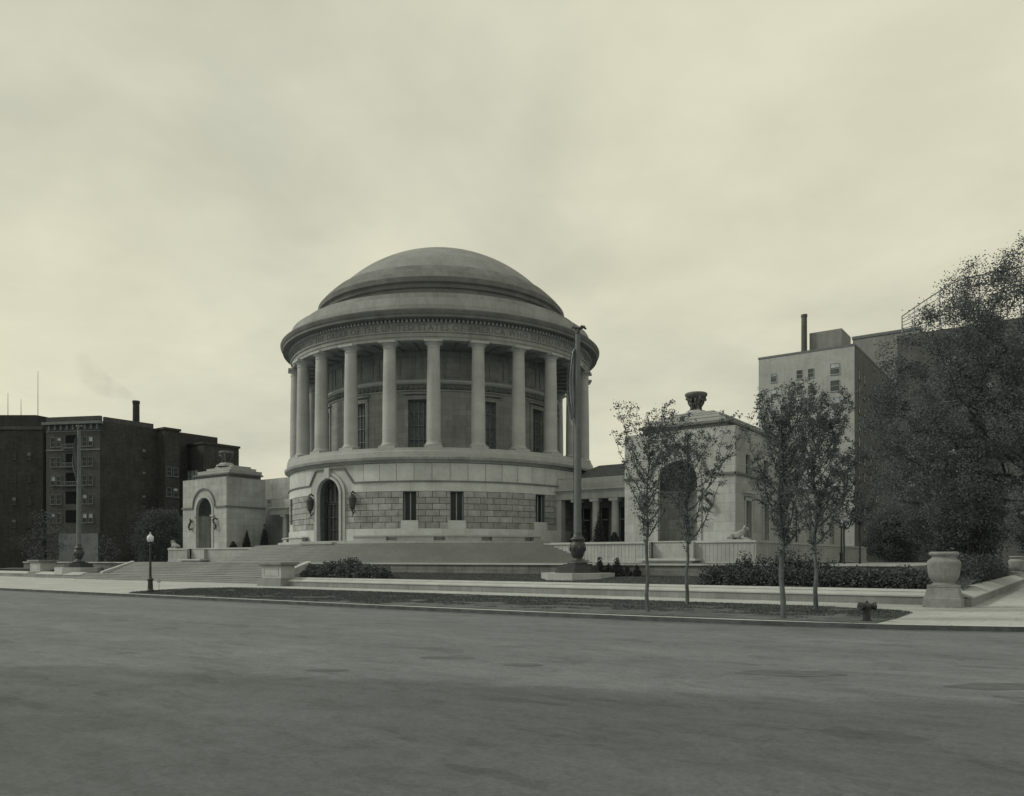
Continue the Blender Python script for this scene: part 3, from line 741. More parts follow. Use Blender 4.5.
# ------------------------------------------------------------------ PAVILIONS
def pavilion(sgn, lab):
    X0, X1 = (27.25, 36.6) if sgn > 0 else (-36.6, -27.25); Y0 = -8.4; Y1 = -2.7 if sgn < 0 else 8.0; ZT = 12.35; xc = (X0+X1)/2
    t = thing('pavilion', lab, 'pavilion', (xc,-8.4,3.6))
    fF = lambda u,z,d: (u, Y0+d, z)
    fR = lambda u,z,d: (X1-d, u, z)
    fL = lambda u,z,d: (X0+d, -u, z)
    niche = dict(u=xc, hw=1.65, z0=3.6, z1=9.95, arch=True)
    mb = MB(); wall_sheet(mb, fF, X0, X1, 1.9, ZT, [niche], 20, .35)
    wr = []
    yend = 26.0 if sgn > 0 else Y1
    if sgn > 0:
        for k in range(7):
            yc = -5.5+4.4*k
            wr.append(dict(u=yc, hw=.62, z0=4.35, z1=6.75)); wr[-1]['z0'] = 3.75
            wr.append(dict(u=yc, hw=.55, z0=8.85, z1=10.4))
        up = [w for w in wr if w['u'] < 8 or w['z0'] < 5]
        wall_sheet(mb, fR, Y0, 8.0, 1.9, ZT, [w for w in up if w['u'] < 8], 20, .35)
        wall_sheet(mb, fR, 8.0, 26.0, 1.9, 8.9, [w for w in up if w['u'] > 8], 20, .35)
        mb.poly([(X0,8,8.9),(X1,8,8.9),(X1,8,ZT),(X0,8,ZT)]); mb.poly([(X0,26,1.9),(X1,26,1.9),(X1,26,8.9),(X0,26,8.9)])
        mb.poly([(X0,-8.4,1.9),(X0,8,1.9),(X0,8,ZT),(X0,-8.4,ZT)]); mb.poly([(X0,8,1.9),(X0,26,1.9),(X0,26,8.9),(X0,8,8.9)])
        mb.poly([(X0,8,8.9),(X1,8,8.9),(X1,26,8.9),(X0,26,8.9)])
    else:
        mb.poly([(X1,Y0,1.9),(X1,Y1,1.9),(X1,Y1,ZT),(X1,Y0,ZT)]); mb.poly([(X0,Y0,1.9),(X0,Y1+9,1.9),(X0,Y1+9,ZT),(X0,Y0,ZT)]); mb.poly([(X0,Y1,1.9),(X1,Y1,1.9),(X1,Y1,ZT),(X0,Y1,ZT)])
    mb.poly([(X0,Y0,ZT),(X1,Y0,ZT),(X1,Y1,ZT),(X0,Y1,ZT)])
    mb.build('wall', M['stone'], t)
    for w in wr:
        if w['u'] > 8 and w['z0'] > 5: continue
        g = MB(); panel(g, fR, w, .3); wo = g.build('window', M['glass'], t)
        g = MB(); slab(g, fR, w['u']-.035, w['u']+.035, w['z0'], w['z1'], .2, .3); slab(g, fR, w['u']-w['hw'], w['u']+w['hw'], (w['z0']+w['z1'])/2-.04, (w['z0']+w['z1'])/2+.04, .2, .3); g.build('sash', M['sash'], wo)
        if w['z0'] < 5:
            g = MB()
            for e in (-1,1): slab(g, fR, *sorted((w['u']+e*w['hw'], w['u']+e*(w['hw']+.28))), w['z0'], 7.0, -.08, .02)
            slab(g, fR, w['u']-.9, w['u']+.9, 6.75, 7.02, -.09, .02); slab(g, fR, w['u']-1.15, w['u']+1.15, 7.3, 7.5, -.32, 0); slab(g, fR, w['u']-1.0, w['u']+1.0, 7.1, 7.3, -.18, 0)
            g.build('window_surround', M['stone_plain'], wo)
    # string course round the block, climbing over the arch
    mb = MB(); AR = 2.35; zs = 8.3
    pts = [(X0-.1,8.72),(xc-AR,8.72)]+[(xc-AR*math.cos(PI*k/20), zs+.42+AR*math.sin(PI*k/20)) for k in range(1,20)]+[(xc+AR,8.72),(X1+.1,8.72)]
    sweep(mb, fF, pts, .17, -.16, 0)
    slab(mb, fR, Y0-.16, yend, 8.63, 8.80, -.16, 0)
    if sgn < 0: slab(mb, fL, 8.4, 8.4, 8.63, 8.8, -.16, 0)
    mb.build('string_course', M['cornice'], t)
    mb = MB(); hw = 1.83; pts = [(xc-hw,3.6)]+[(xc-hw*math.cos(PI*k/24), zs+hw*math.sin(PI*k/24)) for k in range(25)]+[(xc+hw,3.6)]
    sweep(mb, fF, pts, .32, -.09, .05)
    for e in (-1,1): slab(mb, fF, *sorted((xc+e*1.5, xc+e*2.2)), 7.55, 7.75, -.2, .1)
    mb.build('arch_surround', M['stone_plain'], t)
    # niche: half cylinder and quarter sphere vault
    w = 1.62
    mb = MB(); n = 16
    for k in range(n):
        a, b = PI*k/n, PI*(k+1)/n
        mb.smooth = True
        mb.poly([(xc-w*math.cos(a),Y0+.3+w*math.sin(a),3.6),(xc-w*math.cos(b),Y0+.3+w*math.sin(b),3.6),(xc-w*math.cos(b),Y0+.3+w*math.sin(b),7.7),(xc-w*math.cos(a),Y0+.3+w*math.sin(a),7.7)])
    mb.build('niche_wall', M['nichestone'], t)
    mb = MB(); mb.smooth = True
    for k in range(n):
        a, b = PI*k/n, PI*(k+1)/n
        mb.poly([(xc-w*math.cos(a),Y0+.3+w*math.sin(a),7.7),(xc-w*math.cos(b),Y0+.3+w*math.sin(b),7.7),(xc-w*math.cos(b),Y0+.3+w*math.sin(b),zs),(xc-w*math.cos(a),Y0+.3+w*math.sin(a),zs)])
        for j in range(8):
            p, q = PI/2*j/8, PI/2*(j+1)/8
            V = lambda az, el: (xc-w*math.cos(az)*math.cos(el), Y0+.3+w*math.sin(az)*math.cos(el), zs+w*math.sin(el))
            mb.poly([V(a,p),V(b,p),V(b,q),V(a,q)])
    mb.build('niche_vault', M['vaultshade'], t)
    # set-back cornice and stepped roof
    s = .85
    mb = MB(); mb.box(X0+s+.25, X1-s-.25, Y0+s+.25, Y1-s+1, ZT, 12.85); mb.box(X0+s, X1-s, Y0+s, Y1-s+1.2, 12.85, 13.05); mb.build('roof_cornice', M['cornice'], t)
    mb = MB(); cy = (Y0+Y1)/2 if sgn < 0 else Y0+4.7
    ye = Y1-s+1
    for (i, z0, z1) in ((1.25,13.05,13.5),(2.05,13.5,13.9),(2.8,13.9,14.2)):
        for (g, za, zb) in ((.03,z0,z1-.1),(0,z1-.1,z1)):
            if sgn < 0: mb.box(X0+i+g, X1-i-g, Y0+i+g, Y1-i*.35+.9-g, za, zb)
            else: mb.box(X0+i+g, X1-i-g, Y0+i+g, 7.5-i-g, za, zb)
    mb.build('stepped_roof', M['stone_plain'], t)
    # string-level lanterns beside the niche: bronze scroll torches
    for e in (-1,1):
        u = xc+e*2.55; g = MB()
        g.path([(u+e*.35,Y0-.05,7.15),(u+e*.1,Y0-.3,7.3),(u-e*.2,Y0-.35,7.0),(u+e*.15,Y0-.35,6.6),(u+e*.4,Y0-.3,6.25),(u+e*.1,Y0-.3,5.95),(u-e*.15,Y0-.1,6.15)], [.08,.12,.13,.14,.12,.1,.06])
        g.build('wall_lantern', M['bronze'], t)
    return t, xc
pr, xr = pavilion(1, 'limestone pavilion with arched niche and stepped roof, behind the young street trees on the right')
pl, xl = pavilion(-1, 'limestone pavilion with arched niche and stepped roof, left of the round hall')
# rear block of left side
mb = MB(); mb.box(-34,-14.5,.6,10,3.6,13.0); t = thing('rear_block', 'plain stone block behind the left pavilion and its short colonnade', 'building', (-24,.6,3.6)); mb.build('wall', M['stone'], t)
mb = MB(); mb.box(-24.6,-23.0,.52,.6,10.6,11.6); mb.build('window', M['glass'], t)

# carved finials: bowl held up by eagles on a stepped plinth
def finial(x, y, z, lab):
    t = thing('roof_finial', lab, 'finial', (x,y,z), 'carved finials on the pavilion roofs'); t.scale = (.82,.82,.84)
    mb = MB(); c = (x,y,z); mb.lathe([(1.5,0),(1.5,.25),(1.15,.3),(1.0,.55),(.75,.6)], 8, c, smooth=False); mb.build('plinth', M['stone_plain'], t)
    mb = MB(); mb.lathe([(.25,.5),(.22,1.4),(.3,1.7),(.95,1.95),(1.12,2.1),(1.14,2.3),(1.02,2.38),(.6,2.25),(.01,2.2)], 24, c, soft=True); mb.build('bowl', M['sculptdark'], t)
    for k in range(4):
        a = PI/4+PI/2*k; ca, sa = math.cos(a), math.sin(a); P = lambda r,s_,zz: (x+r*ca-s_*sa, y+r*sa+s_*ca, z+zz)
        g = MB(); g.path([P(.85,0,.3),P(.50,0,.7),P(.45,0,1.1),P(.66,0,1.5),P(.92,0,1.85),P(.98,0,2.02)], [.18,.15,.17,.2,.17,.12], 7)
        for e in (-1,1): g.path([P(.6,e*.1,1.6),P(.72,e*.36,1.75),P(.66,e*.38,1.35),P(.5,e*.25,.95)], [.1,.11,.08,.03], 5)
        g.ball(P(1.02,0,1.75), .13); g.build('eagle', M['sculptdark'], t)
finial(xr-.35, -3.8, 14.15, 'carved stone bowl held by eagles on the right pavilion roof')
finial(xl, -5.2, 14.15, 'carved stone bowl held by eagles on the left pavilion roof')

# reclining stone animals on the podium corners (one continuous body each)
def skin_body(name, joints, edges, mat, parent, levels=1):
    me = bpy.data.meshes.new(name); me.from_pydata([j[:3] for j in joints], edges, []); me.update()
    o = bpy.data.objects.new(name, me); COL.objects.link(o)
    md = o.modifiers.new('Skin', 'SKIN'); sl = me.skin_vertices[0].data if me.skin_vertices else None
    if sl is None:
        bpy.context.view_layer.objects.active = o; sl = me.skin_vertices[0].data
    for v, j in zip(sl, joints): v.radius = (j[3], j[3])
    sl[0].use_root = True
    o.modifiers.new('Subd', 'SUBSURF').levels = levels; o.modifiers['Subd'].render_levels = levels
    dg = bpy.context.evaluated_depsgraph_get(); m2 = bpy.data.meshes.new_from_object(o.evaluated_get(dg))
    m2.materials.clear(); m2.materials.append(mat)
    for p in m2.polygons: p.use_smooth = True
    bpy.data.objects.remove(o); n = bpy.data.objects.new(name, m2); COL.objects.link(n); n.parent = parent
    return n
def lion(x, y, z, fl, lab):
    t = thing('stone_lion', lab, 'sculpture', (x,y,z), 'reclining stone beasts on the podiums'); t.scale = (.85,.85,.85)
    J = [(-.5,0,.45,.32),(-.1,0,.5,.30),(.35,0,.55,.33),(.62,0,.85,.27),(.82,0,1.05,.24),(1.02,0,.98,.14),
         (.45,.25,.3,.16),(.75,.27,.14,.12),(1.12,.27,.12,.11),(.45,-.25,.3,.16),(.75,-.27,.14,.12),(1.12,-.27,.12,.11),
         (-.6,.3,.3,.2),(-.3,.38,.2,.15),(-.62,.4,.1,.1),(-.25,.42,.09,.09),(-.6,-.3,.3,.2),(-.3,-.38,.2,.15),(-.62,-.4,.1,.1),(-.25,-.42,.09,.09),
         (-.85,0,.35,.1),(-1.0,.1,.2,.06)]
    E_ = [(0,1),(1,2),(2,3),(3,4),(4,5),(2,6),(6,7),(7,8),(2,9),(9,10),(10,11),(0,12),(12,13),(13,14),(14,15),(0,16),(16,17),(17,18),(18,19),(0,20),(20,21)]
    J = [(a*fl,b,c,r) for a,b,c,r in J]
    skin_body('body', J, E_, M['sculpt'], t, 2)
    mb = MB()
    for k in range(14):
        a = 2*PI*k/14; mb.ball((x+fl*(.66+.03*math.cos(a*3)), y+.27*math.cos(a), z+.93+.3*math.sin(a)), .13, n=7, m=5)
    mb.build('mane', M['sculpt'], t)
    mb = MB(); mb.box(x-1.15,x+1.3,y-.5,y+.5,z-.02,z+.1) if fl > 0 else mb.box(x-1.3,x+1.15,y-.5,y+.5,z-.02,z+.1); mb.build('plinth', M['stone_plain'], t)
lion(37.0,-9.0,3.55,1,'pale reclining stone lion on the right podium beside the long side wall')
lion(-37.3,-9.0,3.55,-1,'pale reclining stone lion on the outer corner of the left podium')

# ------------------------------------------------------------------ COLONNADES between hall and pavilions
def colonnade(sgn, lab):
    Y = -2.0; a0, a1 = 15.9, 27.3
    t = thing('colonnade', lab, 'colonnade', (sgn*21.5,Y,3.6))
    def bx(mb, a, b, *rest):
        x0, x1 = sorted((sgn*a, sgn*b)); mb.box(x0, x1, *rest)
    mb = MB(); bx(mb, a0, a1, Y, Y+1.0, 7.9, 8.55); bx(mb, a0, a1, Y-.12, Y+1.0, 8.55, 8.72); bx(mb, a0, a1, Y-.35, Y+1.0, 8.72, 8.9); bx(mb, a0, a1, Y+.15, Y+1.0, 8.9, 9.9); mb.build('entablature', M['stone'], t)
    mb = MB(); bx(mb, a0, a1, 1.5, 2.0, 3.6, 9.8); mb.build('back_wall', M['bricklight2'], t)
    mb = MB(); bx(mb, a0-3, a1+1, Y+.2, 7.5, 9.86, 9.94)
    ym = 5; xs = sorted((sgn*(a0-1), sgn*(a1+4)))
    mb.poly([(xs[0],.5,9.95),(xs[1],.5,9.95),(xs[1]-2.5,ym,11.9),(xs[0]+2.5,ym,11.9)]); mb.poly([(xs[0],.5,9.95),(xs[0]+2.5,ym,11.9),(xs[0],9,9.95)]); mb.poly([(xs[1],.5,9.95),(xs[1],9,9.95),(xs[1]-2.5,ym,11.9)])
    mb.build('roof', M['roofdark'] , t)
    for c in (16.6, 18.6, 20.65, 22.7, 24.75):
        mb = MB(); bx(mb, c-.42, c+.42, Y+.08, Y+.92, 3.6, 3.9)
        if c < 17: bx(mb, c-.42, c+.42, Y+.08, Y+.9, 3.9, 7.9)
        else: mb.lathe([(.40,3.9),(.37,4.0),(.36,6.0),(.33,7.5),(.40,7.62)], 20, (sgn*c, Y+.5, 0), soft=True); bx(mb, c-.46, c+.46, Y+.04, Y+.96, 7.62, 7.9)
        mb.build('column', M['stone_plain'], t)
    for c in (17.6,19.65,21.7,23.75):
        g = MB(); bx(g, c-.7, c+.7, 1.4, 1.5, 3.7, 7.2); w = g.build('window', M['glass'], t)
        g = MB(); bx(g, c-.04, c+.04, 1.34, 1.4, 3.7, 7.2); bx(g, c-.7, c+.7, 1.34, 1.4, 6.0, 6.1); g.build('mullion', M['sash'], w)
colonnade(1, 'short colonnade joining the round hall to the right pavilion')
colonnade(-1, 'short colonnade joining the round hall to the left pavilion')

# ------------------------------------------------------------------ pedestals, urns
def pedestal(x, y, w, d, lab):
    t = thing('stone_pedestal', lab, 'pedestal', (x,y,.15), 'square pedestals beside the broad stairs')
    X0, X1, Y0, Y1 = x-w/2, x+w/2, y-d/2, y+d/2
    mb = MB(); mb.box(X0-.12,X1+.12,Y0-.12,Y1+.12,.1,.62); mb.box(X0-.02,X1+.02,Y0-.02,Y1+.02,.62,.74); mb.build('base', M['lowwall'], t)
    mb = MB(); mb.box(X0+.12,X1-.12,Y0+.12,Y1-.12,.74,1.66)
    f = lambda u,z,dd: (u, Y0+.12+dd, z); sweep(mb, f, [(X0+.4,.95),(X0+.4,1.45),(X1-.4,1.45),(X1-.4,.95),(X0+.4,.95)], .06, -.03, 0)
    mb.build('die', M['stone_plain'], t)
    mb = MB(); mb.box(X0,X1,Y0,Y1,1.66,1.76); mb.box(X0-.12,X1+.12,Y0-.12,Y1+.12,1.76,1.94); mb.build('cap', M['lowwall'], t); return t
pedestal(8.6, -28.7, 2.5, 1.5, 'square stone pedestal with projecting cap at the right end of the broad stairs')
PL = pedestal(-38.97, -24.43, 2.7, 1.9, 'square stone pedestal with projecting cap at the far left end of the broad stairs')
PL.scale = (1,1,1.10)
def urn():
    t = thing('stone_urn', 'big ribbed stone urn on a square base at the corner of the low walls', 'urn', (0,0,0), 'stone urns on the boundary wall')
    mb = MB(); mb.box(-.70,.70,-.70,.70,.0,.40); mb.build('base', M['urnstone'], t)
    mb = MB()
    prof = [(-.68,.40),(-.64,.44),(-.60,.62),(-.56,.80),(-.54,.86)]
    for (a, za), (b, zb) in zip(prof, prof[1:]):
        for q in range(4):
            R_ = lambda r, z: [(r,r,z),(-r,r,z),(-r,-r,z),(r,-r,z)]
            p0 = R_(-a, za); p1 = R_(-b, zb); mb.poly([p0[q], p0[(q+1) % 4], p1[(q+1) % 4], p1[q]])
    mb.box(-.56,.56,-.56,.56,.86,.95); mb.build('pedestal', M['urnstone'], t)
    mb = MB(); prof = [(.46,.95),(.46,.99),(.38,1.02),(.38,1.05),(.46,1.12),(.555,1.28),(.60,1.5),(.62,1.80),(.62,1.90),(.60,1.94),(.50,2.03),(.45,2.07),(.45,2.14),(.52,2.17),(.56,2.22),(.56,2.27),(.52,2.32),(.42,2.32),(.38,2.1)]
    n = 96
    i0 = None
    for k, (r, z) in enumerate(prof):
        i = len(mb.v)
        for j in range(n):
            a = 2*PI*j/n; rr = r*(1-.022*(abs(math.cos(a*12)))) if 1.16 <= z <= 1.86 else r
            mb.v.append((rr*math.cos(a), rr*math.sin(a), z))
        if i0 is not None:
            for j in range(n):
                j2 = (j+1) % n; mb.f.append((i0+j,i0+j2,i+j2,i+j)); mb.sm.append(True); mb.t.append(1); mb.mi.append(0)
        i0 = i
    mb.build('vase', M['urnstone'], t)
    return t
u1 = urn(); u1.location = (53.15,-29.9,.12)
u2 = copy_tree(u1); u2.location = (53.5, 13.0, .12); u2['label'] = 'distant stone urn at the far end of the right hand wall'

# ------------------------------------------------------------------ flagpoles and flags
def flagpole():
    t = thing('flagpole', 'tall flagpole on a stepped stone base, in front of the round hall', 'flagpole', (0,0,0), 'flagpoles on the lawn')
    mb = MB(); n = 8
    P8 = [(2.35*math.cos(PI/8+PI/4*k), 2.35*math.sin(PI/8+PI/4*k)) for k in range(8)]; mb.prism(P8, -.4, .36); mb.build('stone_base', M['coping'], t)
    mb = MB(); mb.prism([(x*.62,y*.62) for x,y in P8], .36, .50); mb.prism([(x*.58,y*.58) for x,y in P8], .50, .78); mb.prism([(x*.40,y*.40) for x,y in P8], .78, .92)
    mb.build('bronze_plinth', M['bronze'], t)
    mb = MB(); mb.lathe([(.62,.92),(.66,1.0),(.50,1.08),(.30,1.2),(.28,1.3),(.36,1.4),(.46,1.7),(.50,2.0),(.50,2.2),(.38,2.3),(.34,2.36),(.46,2.42),(.48,2.52),(.36,2.6),(.30,2.66),(.27,2.9)], 24, soft=True)
    for k in range(8):
        a = PI/4*k; mb.ball((.47*math.cos(a), .47*math.sin(a), 1.9), .1, .1, .2, 6, 5)
    mb.build('bronze_vase', M['bronze'], t)
    mb = MB(); mb.lathe([(.245,2.85),(.24,6),(.215,10),(.175,14),(.15,15.5)], 16, soft=True); mb.build('pole', M['pole'], t)
    mb = MB(); mb.ball((0,0,15.55), .17); mb.path([(0,0,15.6),(.05,0,15.8),(.0,0,15.95)], [.14,.12,.05])
    mb.path([(0,0,15.75),(.28,.18,15.98),(.45,.3,15.8)], [.1,.12,.05]); mb.path([(0,0,15.75),(-.2,-.12,16.0),(-.32,-.2,15.85)], [.1,.1,.04]); mb.build('eagle_finial', M['bronze'], t)
    mb = MB(); mb.tube((-.27,-.1,2.6),(-.2,-.1,15.4),.014,.014,5); mb.build('halyard', M['iron'], t)
    return t
f1 = flagpole(); f2 = copy_tree(f1)
f1.location = (31.9,-23.8,.93); f2.location = (-31.9,-23.8,.93)
f1['label'] = 'tall flagpole on an octagonal stone base, in front of the round hall'
f2['label'] = 'tall flagpole against the dark brick apartment block at the left'
def flag(x, y, z0, z1, seed, lab, ang, dim=1.0):
    """limp cloth: long vertical folds, striped"""
    r = random.Random(seed); nU, nV = 30, 44; mb = MB(); H = z1-z0; grid = []
    ca, sa = math.cos(ang), math.sin(ang)
    for j in range(nV+1):
        v = j/nV; row = []
        w = .12+.50*math.sin(PI*min(1, v*.9+.08))**.8*(.6+.5*v)
        for i in range(nU+1):
            u = i/nU
            px = .16+u*w; py = math.sin(u*17+v*2.2+seed)*.13*(.4+u)+math.sin(v*9+u*3)*.03
            zz = z1-v*H*(1-.12*math.sin(u*PI)) - .35*u*(1-v)
            row.append((x+px*ca-py*sa, y+px*sa+py*ca, zz))
        grid.append(row)
    for j in range(nV):
        for i in range(nU):
            mb.smooth = True; st = (int((i+j*.25)/nU*13) % 2); canton = j < nV*.5 and i < nU*.25
            mb.tone = dim*(1.0 if canton else (2.6 if st else 1.2))
            mb.poly([grid[j][i],grid[j][i+1],grid[j+1][i+1],grid[j+1][i]])
    m = M['flagattr']; o = mb.build('flag', m); tag(o, lab, 'flag', 'flags hanging from the poles')
M['flagattr'] = plain('striped_flag_cloth', .20, var=.1, attr=True, rough=.9)
flag(31.9,-23.8,10.6,15.6,2,'limp striped flag hanging from the flagpole in front of the columns', PI*1.22)
flag(-31.9,-23.8,10.8,15.9,5,'limp striped flag hanging from the left flagpole against dark brick', PI*1.22, .45)

# ------------------------------------------------------------------ street lamps, hydrant, small stake
def lamp():
    t = thing('street_lamp', 'dark iron lamp post with white globe on the kerb, left of the parkway grass', 'street lamp', (0,0,0), 'street lamps')
    mb = MB(); mb.lathe([(.24,0),(.24,.12),(.17,.2),(.15,.75),(.20,.8),(.20,.86),(.12,.95),(.09,1.05)], 16); mb.build('base', M['iron'], t)
    mb = MB(); mb.lathe([(.085,1.0),(.07,2.0),(.055,3.1),(.09,3.14),(.09,3.2),(.05,3.25),(.13,3.38)], 14); mb.build('post', M['iron'], t)
    mb = MB(); mb.lathe([(.13,3.38),(.19,3.44),(.21,3.54),(.21,3.68),(.17,3.78),(.08,3.83),(.03,3.85)], 18, soft=True); g = mb.build('globe', M['globe'], t)
    mb = MB(); mb.lathe([(.10,3.82),(.08,3.88),(.04,3.92),(.05,3.98),(.001,4.04)], 12); mb.build('finial', M['globe'], g)
    return t
l1 = lamp(); l2 = copy_tree(l1); l1.location = (11.95,-40.75,.16); l1.scale = (.92,.92,.90); l2.location = (38.0+1.9,10.5,1.86)
l2['label'] = 'small distant lamp post with white globe beyond the long side wall'
t = thing('lawn_stake_sign', 'thin stake with a tiny blank board at the tip of the parkway grass', 'sign', (12.3,-40.4,.17)); mb = MB(); mb.tube((12.3,-40.4,.1),(12.3,-40.4,.85),.014,.012,5,True); mb.build('stake', M['pole'], t)
mb = MB(); mb.box(12.12,12.48,-40.43,-40.40,.74,.92); mb.build('board', M['walk'], t)
# hydrant
hx, hy = 52.2,-40.0
t = thing('fire_hydrant', 'squat dark fire hydrant with two big side nozzles near the kerb', 'hydrant', (hx,hy,.17))
mb = MB(); mb.lathe([(.16,-.05),(.16,.03),(.115,.05),(.115,.34),(.15,.36),(.15,.39)], 20, (hx,hy,.17)); mb.build('barrel', M['hydrant'], t)
mb = MB(); mb.lathe([(.15,.39),(.165,.42),(.165,.5),(.12,.54),(.06,.565),(.05,.60),(.0,.60)], 20, (hx,hy,.17), soft=True); mb.tube((hx,hy,.76),(hx,hy,.80),.035,.035,5,True,False); mb.build('bonnet', M['hydrant'], t)
for e in (-1,1):
    ax = Vector((RT[0]*e-.35*FW[0]*1, RT[1]*e-.35*FW[1]*1, .12)).normalized(); c = Vector((hx,hy,.17+.44))
    mb = MB(); mb.tube(c+ax*.1, c+ax*.22, .10,.10,14,True); mb.tube(c+ax*.2, c+ax*.28, .125,.125,14,True); mb.tube(c+ax*.27, c+ax*.30, .03,.03,5,True,False); mb.build('nozzle', M['hydrant'], t)

# ------------------------------------------------------------------ plants
def grow(attr, base, trunk_h, seed, trunk_r, lean=(0,0), jitter=.12, k_up=.35, chains=()):
    """branches reach from the trunk to every crown point; radii follow the number of twigs carried"""
    r = random.Random(seed); nodes = [Vector(base)]; par = [-1]
    n = max(3, int(trunk_h/.5))
    for k in range(1, n+1):
        nodes.append(Vector((base[0]+lean[0]*k/n+r.gauss(0,.02), base[1]+lean[1]*k/n+r.gauss(0,.02), base[2]+trunk_h*k/n))); par.append(len(nodes)-2)
    t0 = len(nodes)-1; ext = 0
    for ch in chains:
        last = min(range(len(nodes)), key=lambda i: (nodes[i]-Vector(ch[0])).length)
        for a, b in zip(ch, ch[1:]):
            m = max(1, int((Vector(b)-Vector(a)).length/.7))
            for q in range(1, m+1):
                nodes.append(Vector(a).lerp(Vector(b), q/m)+Vector((r.gauss(0,.06),r.gauss(0,.06),r.gauss(0,.06)))); par.append(last); last = len(nodes)-1
    P = np.full((len(nodes)+len(attr)*6+10,3), 1e6); P[:len(nodes)] = [tuple(v) for v in nodes]; cnt = len(nodes)
    first = max(1, int(t0*.7))
    attr = sorted(attr, key=lambda a: (Vector(a)-nodes[t0]).length)
    tips = []
    for a in attr:
        A = np.array(a); d = P[first:cnt]-A
        dist = np.sqrt((d**2).sum(1)); up = P[first:cnt,2]-A[2]
        cost = dist+np.maximum(0, up+.1)*1.5 - 0
        j = int(np.argmin(cost))+first
        p = nodes[j]; v = Vector(a)-p; L_ = v.length; m = max(1, min(5, int(L_/.6))); last = j
        for q in range(1, m+1):
            s = q/m; pt = p+v*s+Vector((0,0,k_up*L_*.35*math.sin(PI*s)*-.5))
            if q < m: pt += Vector((r.gauss(0,jitter),r.gauss(0,jitter),r.gauss(0,jitter)))*min(1,L_)
            nodes.append(pt); par.append(last); P[cnt] = tuple(pt); last = cnt; cnt += 1
        tips.append(last)
    load = [0]*len(nodes)
    for tip in tips:
        j = tip
        while j != -1: load[j] += 1; j = par[j]
    mx = max(load); rad = [max(.006, trunk_r*(max(1,l)/mx)**.5) for l in load]
    for k in range(1, t0+1): rad[k] = max(rad[k], trunk_r*(1-.25*k/t0))
    rad[0] = trunk_r*1.18
    for k in range(t0+1, len(nodes)): rad[k] = min(rad[k], rad[par[k]])
    mb = MB()
    for k in range(1, len(nodes)):
        ra = min(rad[par[k]], rad[k]*1.35) if par[k] > 0 else rad[par[k]]
        mb.tube(nodes[par[k]], nodes[k], ra, rad[k], 7 if rad[k] > .05 else 4)
    return mb, nodes, par, tips
